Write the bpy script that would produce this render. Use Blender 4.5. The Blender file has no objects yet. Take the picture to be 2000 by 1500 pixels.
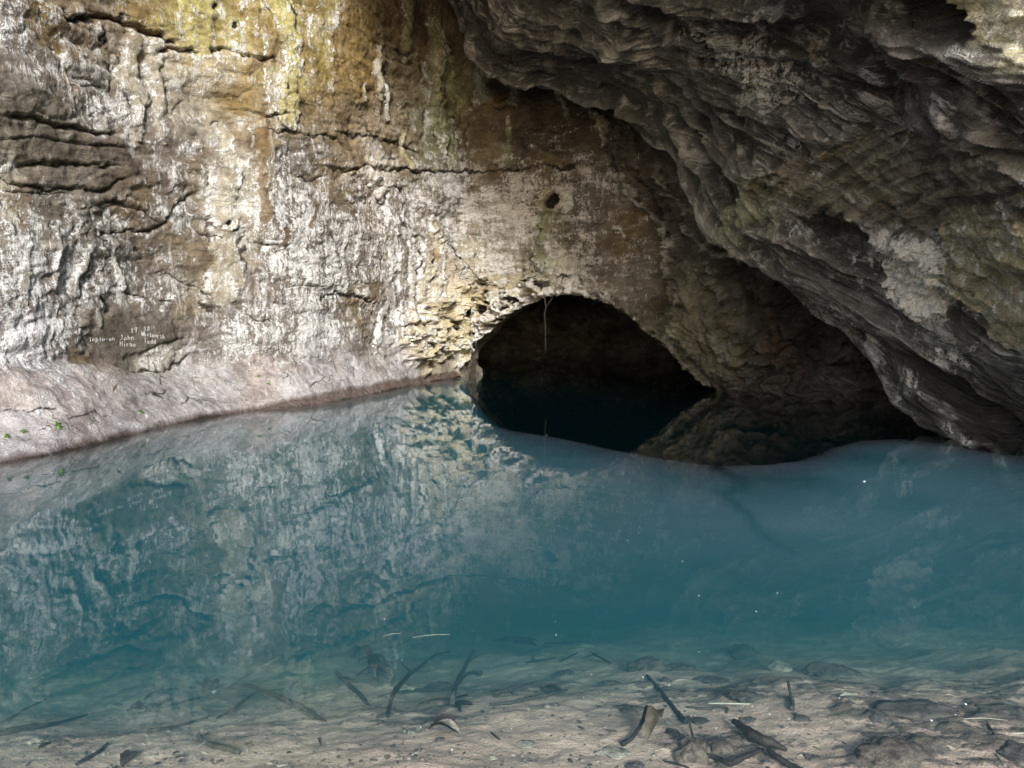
import bpy, math, random
import numpy as np
from mathutils import Vector

# ------------------------------------------------------------------ camera, sky, sun, exposure
scene = bpy.context.scene
COL = scene.collection
FPX = 1511.0; CAMH = 1.6; PITCH = math.atan(150.0 / FPX)
cam_d = bpy.data.cameras.new("camera"); cam = bpy.data.objects.new("camera", cam_d); COL.objects.link(cam)
cam.location = (0, 0, CAMH); cam.rotation_euler = (math.pi / 2 - PITCH, 0, 0)
cam_d.sensor_width = 36.0; cam_d.lens = 36.0 * FPX / 2000.0
cam_d.clip_start = 0.05; cam_d.clip_end = 500
scene.camera = cam

SUN_FROM = Vector((0.16, -0.88, 0.42)).normalized()      # towards the light
world = bpy.data.worlds.new("World"); scene.world = world; world.use_nodes = True
wn = world.node_tree; bg = wn.nodes["Background"]
sky = wn.nodes.new("ShaderNodeTexSky"); sky.sky_type = 'NISHITA'; sky.sun_disc = False
sky.sun_elevation = math.asin(SUN_FROM.z); sky.sun_rotation = math.pi
wn.links.new(sky.outputs[0], bg.inputs[0]); bg.inputs[1].default_value = 0.115
sun_d = bpy.data.lights.new("sun", 'SUN'); sun = bpy.data.objects.new("sun", sun_d); COL.objects.link(sun)
sun_d.energy = 3.0; sun_d.angle = math.radians(14); sun_d.color = (1.0, 0.99, 0.985)
sun.rotation_euler = (-SUN_FROM).to_track_quat('-Z', 'Y').to_euler(); sun.location = (0, -10, 12)
scene.view_settings.view_transform = 'Standard'; scene.view_settings.look = 'None'
scene.view_settings.exposure = 1.32; scene.view_settings.gamma = 1.0
cy = scene.cycles
cy.max_bounces = 8; cy.diffuse_bounces = 2; cy.glossy_bounces = 3; cy.transparent_max_bounces = 12; cy.volume_bounces = 2
cy.use_denoising = True
cy.caustics_reflective = False; cy.caustics_refractive = False

# ------------------------------------------------------------------ numpy helpers
rng = np.random.RandomState(7)
PERM = rng.permutation(512).astype(np.int64)
_g = rng.normal(size=(512, 3)); GRAD = (_g / np.linalg.norm(_g, axis=1)[:, None]).astype(np.float32)
RND = rng.rand(512, 4).astype(np.float32)

def hsh(ix, iy, iz):
    return PERM[(PERM[(PERM[ix & 511] + iy) & 511] + iz) & 511]

def noise3(x, y, z):
    x = np.asarray(x, np.float32); y = np.asarray(y, np.float32); z = np.asarray(z, np.float32)
    xi = np.floor(x).astype(np.int64); yi = np.floor(y).astype(np.int64); zi = np.floor(z).astype(np.int64)
    xf = x - xi; yf = y - yi; zf = z - zi
    u = xf * xf * xf * (xf * (xf * 6 - 15) + 10); v = yf * yf * yf * (yf * (yf * 6 - 15) + 10); w = zf * zf * zf * (zf * (zf * 6 - 15) + 10)
    def c(a, b, d):
        g = GRAD[hsh(xi + a, yi + b, zi + d)]
        return g[..., 0] * (xf - a) + g[..., 1] * (yf - b) + g[..., 2] * (zf - d)
    x00 = c(0, 0, 0) * (1 - u) + c(1, 0, 0) * u; x10 = c(0, 1, 0) * (1 - u) + c(1, 1, 0) * u
    x01 = c(0, 0, 1) * (1 - u) + c(1, 0, 1) * u; x11 = c(0, 1, 1) * (1 - u) + c(1, 1, 1) * u
    return ((x00 * (1 - v) + x10 * v) * (1 - w) + (x01 * (1 - v) + x11 * v) * w) * 1.5

def fbm(x, y, z=0.0, octv=4, gain=0.5, seed=0.0):
    z = np.zeros_like(x) + z
    s = 0; a = 1.0; f = 1.0
    for o in range(octv):
        s = s + a * noise3(x * f + seed + 13.7 * o, y * f - seed + 7.1 * o, z * f + 3.3 * o); a *= gain; f *= 2.03
    return s

def ridged(x, y, z=0.0, octv=4, gain=0.5, seed=0.0):
    z = np.zeros_like(x) + z
    s = 0; a = 1.0; f = 1.0; t = 0
    for o in range(octv):
        n = 1 - np.abs(noise3(x * f + seed + 5.7 * o, y * f - seed + 17.1 * o, z * f + 9.3 * o)) * 1.6
        s = s + a * n * n; t += a; a *= gain; f *= 2.03
    return s / t

def worley(x, y, seed=0):
    """F1, F2 and a random value of the nearest cell."""
    xi = np.floor(x).astype(np.int64); yi = np.floor(y).astype(np.int64)
    f1 = np.full(x.shape, 9.0, np.float32); f2 = f1.copy(); rv = np.zeros_like(f1)
    for a in (-1, 0, 1):
        for b in (-1, 0, 1):
            r = RND[hsh(xi + a, yi + b, np.full_like(xi, seed))]
            d = np.hypot(xi + a + r[..., 0] - x, yi + b + r[..., 1] - y).astype(np.float32)
            near = d < f1
            f2 = np.where(near, f1, np.minimum(f2, d)); rv = np.where(near, r[..., 2], rv); f1 = np.where(near, d, f1)
    return f1, f2, rv

def sstep(a, b, x):
    t = np.clip((x - a) / (b - a), 0, 1); return t * t * (3 - 2 * t)

CP, SP = math.cos(PITCH), math.sin(PITCH)
def project(P):
    x = P[..., 0]; y = P[..., 1]; z = P[..., 2] - CAMH
    dep = y * CP - z * SP; up = y * SP + z * CP
    dep = np.where(dep < 0.05, 0.05, dep)
    return 1000 + FPX * x / dep, 750 - FPX * up / dep, dep

def ray(px, py):
    dx = (px - 1000) / FPX; du = (750 - py) / FPX
    return np.array([dx, CP + du * SP, -SP + du * CP])

def at(px, py, dist):                      # point at a distance along y
    r = ray(px, py); return np.array([0, 0, CAMH]) + r * (dist / r[1])

def on_water(px, py, z=0.0):
    r = ray(px, py); k = (z - CAMH) / r[2]; return np.array([0, 0, CAMH]) + r * k

def catmull(ctrl, n, axis=0):
    """Catmull-Rom through ctrl along an axis, n samples."""
    c = np.moveaxis(np.asarray(ctrl, float), axis, 0); m = len(c)
    t = np.linspace(0, m - 1, n); i = np.minimum(t.astype(int), m - 2); f = (t - i).reshape((-1,) + (1,) * (c.ndim - 1))
    pad = np.concatenate([[2 * c[0] - c[1]], c, [2 * c[-1] - c[-2]]])
    p0, p1, p2, p3 = pad[i], pad[i + 1], pad[i + 2], pad[i + 3]
    r = 0.5 * (2 * p1 + (p2 - p0) * f + (2 * p0 - 5 * p1 + 4 * p2 - p3) * f ** 2 + (3 * p1 - p0 - 3 * p2 + p3) * f ** 3)
    return np.moveaxis(r, 0, axis)

def resample(poly, n):
    poly = np.asarray(poly, float); seg = np.linalg.norm(np.diff(poly, axis=0), axis=1); L = np.concatenate([[0], np.cumsum(seg)])
    t = np.linspace(0, L[-1], n); return np.stack([np.interp(t, L, poly[:, k]) for k in range(poly.shape[1])], 1), t

def grid_normals(P):
    du = np.gradient(P, axis=0); dv = np.gradient(P, axis=1)
    n = np.cross(du, dv); n /= np.linalg.norm(n, axis=-1, keepdims=True) + 1e-9
    return n

def seg_dist(U, V, poly):
    """distance to a polyline in the surface's own metres, with the position along it 0..1"""
    best = np.full(U.shape, 1e9, np.float32); along = np.zeros_like(best)
    n = len(poly) - 1
    for k in range(n):
        ax, ay = poly[k]; bx, by = poly[k + 1]; dx, dy = bx - ax, by - ay; l2 = dx * dx + dy * dy + 1e-12
        t = np.clip(((U - ax) * dx + (V - ay) * dy) / l2, 0, 1)
        d = np.hypot(U - ax - t * dx, V - ay - t * dy)
        m = d < best; best = np.where(m, d, best); along = np.where(m, (k + t) / n, along)
    return best, along

def inside(U, V, poly):
    c = np.zeros(U.shape, bool); n = len(poly)
    for k in range(n):
        x1, y1 = poly[k]; x2, y2 = poly[(k + 1) % n]
        if y1 == y2: continue
        m = ((y1 > V) != (y2 > V)) & (U < (x2 - x1) * (V - y1) / (y2 - y1) + x1); c ^= m
    return c

def grid_mesh(name, P, mat, keep=None, attrs=None, smooth=True, flip=False):
    ni, nj = P.shape[:2]
    idx = np.arange(ni * nj).reshape(ni, nj)
    q = np.stack([idx[:-1, :-1], idx[1:, :-1], idx[1:, 1:], idx[:-1, 1:]], -1).reshape(-1, 4)
    if flip: q = q[:, ::-1]
    if keep is not None:
        q = q[keep.reshape(-1)]
    me = bpy.data.meshes.new(name)
    me.vertices.add(ni * nj); me.vertices.foreach_set("co", P.reshape(-1).astype(np.float32))
    me.loops.add(q.size); me.loops.foreach_set("vertex_index", q.reshape(-1).astype(np.int32))
    me.polygons.add(len(q)); me.polygons.foreach_set("loop_start", np.arange(0, q.size, 4, dtype=np.int32))
    me.polygons.foreach_set("use_smooth", np.full(len(q), smooth))
    me.update(calc_edges=True)
    for k, a in (attrs or {}).items():
        at_ = me.attributes.new(k, 'FLOAT_COLOR', 'POINT'); at_.data.foreach_set("color", a.reshape(-1).astype(np.float32))
    me.materials.append(mat)
    o = bpy.data.objects.new(name, me); COL.objects.link(o)
    return o

class Surf:
    """A rock surface: base grid with its own metric coordinates, relief and stain maps."""
    def __init__(s, P, flipn=False):
        s.P = P; s.N = grid_normals(P) * (-1 if flipn else 1)
        du = np.linalg.norm(np.diff(P, axis=0), axis=-1).mean(1); dv = np.linalg.norm(np.diff(P, axis=1), axis=-1).mean(0)
        s.u1 = np.concatenate([[0], np.cumsum(du)]); s.v1 = np.concatenate([[0], np.cumsum(dv)])
        s.U, s.V = [a.astype(np.float32) for a in np.meshgrid(s.u1, s.v1, indexing='ij')]
        s.px, s.py, s.dep = project(P)
        s.h = np.zeros(s.U.shape, np.float32)
        s.c4 = (s.px[::3, ::3].ravel(), s.py[::3, ::3].ravel(), s.dep[::3, ::3].ravel(), s.U[::3, ::3].ravel(), s.V[::3, ::3].ravel())
    def loc(s, px, py):
        a, b, d, U, V = s.c4
        e = (a - px) ** 2 + (b - py) ** 2; e = np.where(d < 0.5, 1e9, e)
        k = np.argpartition(e, 6)[:6]; k = k[np.argsort(e[k])]
        w = 1 / (e[k] + 0.3); w[d[k] > d[k[0]] + 1.5] = 0
        return float((U[k] * w).sum() / w.sum()), float((V[k] * w).sum() / w.sum()), float(d[k[0]])
    def poly(s, pts):
        r = [s.loc(*p[:2]) for p in pts]; return [(a, b) for a, b, _ in r], np.mean([c for _, _, c in r]) / FPX
    def window(s, poly, m):
        p = np.array(poly); i0, i1 = np.searchsorted(s.u1, [p[:, 0].min() - m, p[:, 0].max() + m]); j0, j1 = np.searchsorted(s.v1, [p[:, 1].min() - m, p[:, 1].max() + m])
        return slice(max(i0 - 1, 0), i1 + 1), slice(max(j0 - 1, 0), j1 + 1)
    def line(s, pts, w_px, kw=1.0):
        """falloff 0..1 around a line of half width w_px (photo pixels at that distance), with wobble"""
        p, sc = s.poly(pts); w = w_px * sc; W = s.window(p, w * 3 + 0.15)
        U = s.U[W] + s.wob[0][W] * kw * min(0.16, w * 2.4); V = s.V[W] + s.wob[1][W] * kw * min(0.16, w * 2.4)
        d, a = seg_dist(U, V, p)
        return W, d / (w * (1 + .7 * s.wob2[0][W])), a
    def near3(s, px, py):
        e = (s.px - px) ** 2 + (s.py - py) ** 2 + np.where(s.dep < .5, 1e9, 0) + 40 * (s.dep - 6)
        k = np.unravel_index(np.argmin(e), e.shape); return s.P[k], k, s.dep[k]
    def line3(s, pts, w_px):
        q = [s.near3(*p) for p in pts]; c = catmull(np.array([a for a, _, _ in q]), len(q) * 4); ii = [k[0] for _, k, _ in q]; jj = [k[1] for _, k, _ in q]
        sc = np.mean([d for _, _, d in q]) / FPX; w = w_px * sc
        Wn = (slice(max(min(ii) - 60, 0), max(ii) + 60), slice(max(min(jj) - 60, 0), max(jj) + 60)); X = s.P[Wn] + (s.wob[0][Wn] * min(.06, w * .4))[..., None] * np.array([.6, .6, .6])
        best = np.full(X.shape[:2], 1e9); al = np.zeros_like(best)
        for k in range(len(c) - 1):
            v = c[k + 1] - c[k]; t = np.clip(((X - c[k]) @ v) / (v @ v + 1e-9), 0, 1); d = np.linalg.norm(X - c[k] - t[..., None] * v, axis=-1); m = d < best; best = np.where(m, d, best); al = np.where(m, (k + t) / (len(c) - 1), al)
        return Wn, (best / w).astype(np.float32), al
    def area(s, pts, soft_px):
        p, sc = s.poly(pts); W = s.window(p, soft_px * sc * 2 + 0.2)
        k = min(0.25, soft_px * sc * 1.6)
        U = s.U[W] + s.wob[0][W] * k; V = s.V[W] + s.wob[1][W] * k
        d, _ = seg_dist(U, V, p + [p[0]]); sg = np.where(inside(U, V, p), d, -d)
        return W, sstep(-soft_px * sc, soft_px * sc, sg)
    def wobble(s, seed):
        s.wob = [fbm(s.U * 3.1, s.V * 3.1, seed, 4, 0.6), fbm(s.U * 3.1, s.V * 3.1, seed + 40, 4, 0.6)]
    def idw(s, samples, warp=0.5, power=3.0, dims=4):
        X = s.U + s.wob2[0] * warp; Y = s.V + s.wob2[1] * warp
        num = np.zeros(s.U.shape + (dims,), np.float32); den = np.zeros(s.U.shape, np.float32)
        for smp in samples:
            u, v, _ = s.loc(smp[0], smp[1])
            w = 1.0 / ((X - u) ** 2 + (Y - v) ** 2 + 0.03) ** (power / 2)
            num += w[..., None] * np.array(smp[2], np.float32); den += w
        return num / den[..., None]

# ------------------------------------------------------------------ node helpers
class NT:
    def __init__(s, name):
        s.m = bpy.data.materials.new(name); s.m.use_nodes = True; s.t = s.m.node_tree; s.t.nodes.clear()
        s.out = s.t.nodes.new("ShaderNodeOutputMaterial")
    def n(s, typ, **kw):
        nd = s.t.nodes.new(typ)
        for k, v in kw.items():
            if k in nd.inputs.keys() if isinstance(k, str) else False: s.set(nd, k, v)
            else: setattr(nd, k, v)
        return nd
    def set(s, nd, key, v):
        if hasattr(v, "is_output"): s.t.links.new(v, nd.inputs[key])
        else: nd.inputs[key].default_value = v
    def math(s, op, a, b=0.0, clamp=False):
        nd = s.t.nodes.new("ShaderNodeMath"); nd.operation = op; nd.use_clamp = clamp
        s.set(nd, 0, a); s.set(nd, 1, b); return nd.outputs[0]
    def noise(s, vec, scale, detail=4, rough=0.55, dist=0.0):
        nd = s.t.nodes.new("ShaderNodeTexNoise"); s.set(nd, "Vector", vec); nd.inputs["Scale"].default_value = scale
        nd.inputs["Detail"].default_value = detail; nd.inputs["Roughness"].default_value = rough; nd.inputs["Distortion"].default_value = dist
        return nd.outputs["Fac"]
    def mix(s, f, a, b, blend='MIX'):
        nd = s.t.nodes.new("ShaderNodeMix"); nd.data_type = 'RGBA'; nd.blend_type = blend
        s.set(nd, 0, f); s.set(nd, 6, a); s.set(nd, 7, b); return nd.outputs[2]
    def ramp(s, f, a, b):
        nd = s.t.nodes.new("ShaderNodeMapRange"); nd.interpolation_type = 'SMOOTHSTEP'
        s.set(nd, 0, f); s.set(nd, 1, a); s.set(nd, 2, b); return nd.outputs[0]
    def attr(s, name):
        nd = s.t.nodes.new("ShaderNodeAttribute"); nd.attribute_name = name; return nd
    def sep(s, c):
        nd = s.t.nodes.new("ShaderNodeSeparateColor"); s.set(nd, 0, c); return nd.outputs
    def bump(s, h, dist, strength=1.0):
        nd = s.t.nodes.new("ShaderNodeBump"); s.set(nd, "Height", h); nd.inputs["Distance"].default_value = dist; nd.inputs["Strength"].default_value = strength
        return nd.outputs[0]
    def bsdf(s, col, rough, normal=None, spec=0.5):
        nd = s.t.nodes.new("ShaderNodeBsdfPrincipled"); s.set(nd, "Base Color", col); s.set(nd, "Roughness", rough); s.set(nd, "Specular IOR Level", spec)
        if normal is not None: s.set(nd, "Normal", normal)
        return nd.outputs[0]
    def coord(s, scale=(1, 1, 1)):
        tc = s.t.nodes.new("ShaderNodeTexCoord")
        mp = s.t.nodes.new("ShaderNodeMapping"); s.t.links.new(tc.outputs["Object"], mp.inputs[0]); mp.inputs["Scale"].default_value = scale
        return mp.outputs[0]
    def done(s, sh):
        s.t.links.new(sh, s.out.inputs[0]); return s.m

def rgb(c): return (c[0], c[1], c[2], 1.0)

def rock_material(name, white=(0.74, 0.735, 0.72), rough=0.75, spec=0.22, bump=0.02, flow=False):
    """tint attribute = rock and stain colours, with some light and shade painted in; mask attribute: R white crust, G crevice, B wetness, A dark lichen"""
    m = NT(name); co = m.coord()
    tint = m.attr("tint").outputs[0]; mk = m.attr("mask"); r, g, b = m.sep(mk.outputs[0])[:3]; a = mk.outputs["Alpha"]
    n1 = m.noise(co, 6, 6, 0.68, 1.3); n2 = m.noise(co, 30, 4, 0.7, 0.8); n3 = m.noise(co, 2.3, 5, 0.6, 0.8); n4 = m.noise(co, 95, 2, 0.6)
    st = m.noise(m.coord((11, 11, 0.8)), 1.3, 6, 0.65, 0.5)       # vertical drip streaks
    # colour breakup of the bare rock
    v = m.math('ADD', m.math('MULTIPLY', n1, 0.9), m.math('MULTIPLY', n3, 0.9)); v = m.math('ADD', v, m.math('MULTIPLY', n2, 0.5))
    dk = m.ramp(v, 0.85, 1.45)
    base = m.mix(dk, m.mix(1.0, tint, (0.50, 0.46, 0.44, 1), 'MULTIPLY'), m.mix(1.0, tint, (1.3, 1.28, 1.24, 1), 'MULTIPLY'))
    base = m.mix(m.math('MULTIPLY', m.ramp(st, 0.52, 0.70), 0.55), base, m.mix(1.0, tint, (0.45, 0.42, 0.42, 1), 'MULTIPLY'))
    # mineral crust, grainy at its margin
    w = m.math('ADD', r, m.math('MULTIPLY', m.math('SUBTRACT', n1, 0.5), 1.7)); w = m.math('ADD', w, m.math('MULTIPLY', m.math('SUBTRACT', n3, 0.5), 0.9)); w = m.math('ADD', w, m.math('MULTIPLY', m.math('SUBTRACT', n2, 0.5), 1.15))
    w = m.math('ADD', w, m.math('MULTIPLY', m.math('SUBTRACT', n4, 0.5), 0.5)); w = m.math('ADD', w, m.math('MULTIPLY', m.math('SUBTRACT', st, 0.5), 1.5))
    wm = m.ramp(w, 0.42, 0.70)
    wc = m.mix(0.24, rgb(white), m.mix(1.0, tint, (2.0, 2.0, 2.0, 1), 'MULTIPLY'))
    gr = m.math('ADD', m.math('MULTIPLY', n2, .55), m.math('MULTIPLY', n4, .45)); wc = m.mix(m.ramp(gr, .40, .60), m.mix(1.0, wc, (0.48, 0.45, 0.42, 1), 'MULTIPLY'), wc)
    base = m.mix(wm, base, wc)
    # crisp threads of flowstone: along the folds of the overhang, straight down on the walls
    def thread(vec, k):
        n = m.noise(vec, 1.0, 5, 0.62, k); return m.math('SUBTRACT', 1.0, m.ramp(m.math('ABSOLUTE', m.math('SUBTRACT', n, 0.5)), 0.0, 0.045))
    if flow:
        fv = m.attr("flow").outputs["Vector"]
        def fm(a, b_):
            mp = m.n("ShaderNodeMapping"); m.t.links.new(fv, mp.inputs[0]); mp.inputs["Scale"].default_value = (a, b_, 1.0); return mp.outputs[0]
        t1 = thread(fm(0.55, 3.2), 1.1); t2 = thread(fm(1.1, 9.0), 1.4); bare = m.math('SUBTRACT', 1.0, wm); gate = m.math('MULTIPLY', m.ramp(n3, .45, .62), bare)
        th = m.math('MULTIPLY', m.math('MAXIMUM', t1, m.math('MULTIPLY', t2, .7)), gate)
        
        dk2 = m.ramp(m.noise(fm(0.5, 5.0), 1.0, 5, .6, .8), .52, .66); base = m.mix(m.math('MULTIPLY', m.math('MULTIPLY', dk2, bare), .5), base, (0.020, 0.017, 0.015, 1)); base = m.mix(m.math('MULTIPLY', th, .8), base, (0.58, 0.56, 0.53, 1))
    else:
        th = m.math('MULTIPLY', thread(m.coord((4.5, 4.5, 0.55)), .6), m.math('MULTIPLY', m.ramp(r, .12, .45), m.ramp(n3, .42, .60)))
        base = m.mix(m.math('MULTIPLY', th, .75), base, (0.66, 0.64, 0.60, 1))
    # dark lichen specks
    dl = m.ramp(m.math('ADD', a, m.math('MULTIPLY', m.math('SUBTRACT', n2, 0.5), 1.6)), 0.5, 0.9)
    base = m.mix(dl, base, (0.035, 0.030, 0.026, 1))
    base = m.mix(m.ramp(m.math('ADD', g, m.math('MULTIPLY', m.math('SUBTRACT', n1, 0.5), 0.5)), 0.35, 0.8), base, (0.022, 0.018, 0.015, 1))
    bed_ = m.noise(m.coord((1.1, 1.1, 8.0)), 2.2, 5, 0.6, 0.6)
    h = m.math('ADD', m.math('MULTIPLY', n1, 1.0), m.math('MULTIPLY', bed_, .7)); h = m.math('ADD', m.math('MULTIPLY', h, 1.0), m.math('MULTIPLY', n2, 0.45)); h = m.math('ADD', h, m.math('MULTIPLY', n4, 0.15)); h = m.math('ADD', h, m.math('MULTIPLY', wm, 0.18))
    h = m.math('ADD', h, m.math('MULTIPLY', th, .8 if flow else .25))
    nb = m.bump(h, bump * 2.2)
    ro = m.math('SUBTRACT', rough, m.math('MULTIPLY', b, m.math('ADD', 0.15, m.math('MULTIPLY', n1, 0.5))), True)
    return m.done(m.bsdf(base, ro, nb, spec))

mat_wall = rock_material("wall_rock")
mat_over = rock_material("overhang_rock", white=(0.80, 0.78, 0.75), rough=0.66, spec=0.6, bump=0.024, flow=True)
mat_chamber = rock_material("chamber_rock")

# ------------------------------------------------------------------ the left and back wall
WATERLINE = [(-1500, 1420), (-900, 1190), (-420, 1030), (-160, 952), (0, 908), (100, 890), (200, 868), (355, 828), (480, 806), (600, 793), (700, 777), (825, 750), (905, 738)]
plan = [on_water(x, y)[:2] for x, y in WATERLINE]
plan += [np.array(p) for p in [(-0.35, 17.35), (0.6, 16.75), (1.6, 16.1), (2.7, 15.4), (3.8, 14.7), (4.6, 14.15), (5.5, 13.4), (6.4, 12.4), (7.2, 11.0), (7.8, 9.5)]]
plan = np.array(plan)
sm = catmull(plan, 600); sm, tt = resample(sm, 1180)
for _ in range(60):                                  # soften corners
    sm[1:-1] = 0.25 * sm[:-2] + 0.5 * sm[1:-1] + 0.25 * sm[2:]
ZV = np.concatenate([np.linspace(-3.0, -0.4, 14)[:-1], np.arange(-0.4, 7.4, 0.0185), np.linspace(7.4, 12, 40)])
tan = np.gradient(sm, axis=0); tan /= np.linalg.norm(tan, axis=1)[:, None]
nrm = np.stack([tan[:, 1], -tan[:, 0]], 1)           # towards the pool
s_arc = np.concatenate([[0], np.cumsum(np.linalg.norm(np.diff(sm, axis=0), axis=1))])
def arc_of(px, py):
    p = on_water(px, py)[:2]; return s_arc[np.argmin(((sm - p) ** 2).sum(1))]
A = [arc_of(*p) for p in ((-420, 1030), (0, 908), (250, 857), (500, 804), (700, 777), (825, 750), (905, 738))]
s_right = s_arc[np.argmin(((sm - np.array([3.8, 14.7])) ** 2).sum(1))]
bank_h = np.interp(s_arc, A, [1.15, 1.05, 0.92, 0.75, 0.62, 0.45, 0.25])
bank_w = np.interp(s_arc, A, [1.3, 1.15, 0.95, 0.75, 0.55, 0.30, 0.0])
lean = np.interp(s_arc, [A[0], A[3], A[6], s_right - 0.7, s_right + 0.8, s_arc[-1]], [0.02, 0.03, 0.04, 0.06, 0.42, 0.6])
S2, Z2 = np.meshgrid(s_arc, ZV, indexing='ij')
t = Z2 / bank_h[:, None]
off = np.where(t < 0, -t * 0.25 * bank_w[:, None], 0) - bank_w[:, None] * np.where(t < 1, np.clip(t, 0, 1) ** 0.85, 1.0)
off = np.where(t > 1, -bank_w[:, None], off)
off += lean[:, None] * np.clip(Z2 - 0.8, 0, 5)
# soften the bank's upper break
for _ in range(12):
    off[:, 1:-1] = 0.25 * off[:, :-2] + 0.5 * off[:, 1:-1] + 0.25 * off[:, 2:]
P = np.empty(S2.shape + (3,))
P[..., 0] = sm[:, 0][:, None] + nrm[:, 0][:, None] * off
P[..., 1] = sm[:, 1][:, None] + nrm[:, 1][:, None] * off
P[..., 2] = Z2
W = Surf(P)
# use arc and height as the wall's own coordinates
W.U = S2.astype(np.float32); W.V = Z2.astype(np.float32); W.u1 = s_arc; W.v1 = ZV
W.c4 = (W.px[::3, ::3].ravel(), W.py[::3, ::3].ravel(), W.dep[::3, ::3].ravel(), W.U[::3, ::3].ravel(), W.V[::3, ::3].ravel())
if (W.N[600, 200, :2] @ nrm[600]) < 0: W.N = -W.N
W.wobble(1.5); W.wob2 = [fbm(W.U * 0.9, W.V * 1.5, 3.0, 4, 0.6), fbm(W.U * 0.9, W.V * 1.5, 9.0, 4, 0.6)]
U, V = W.U, W.V

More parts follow.
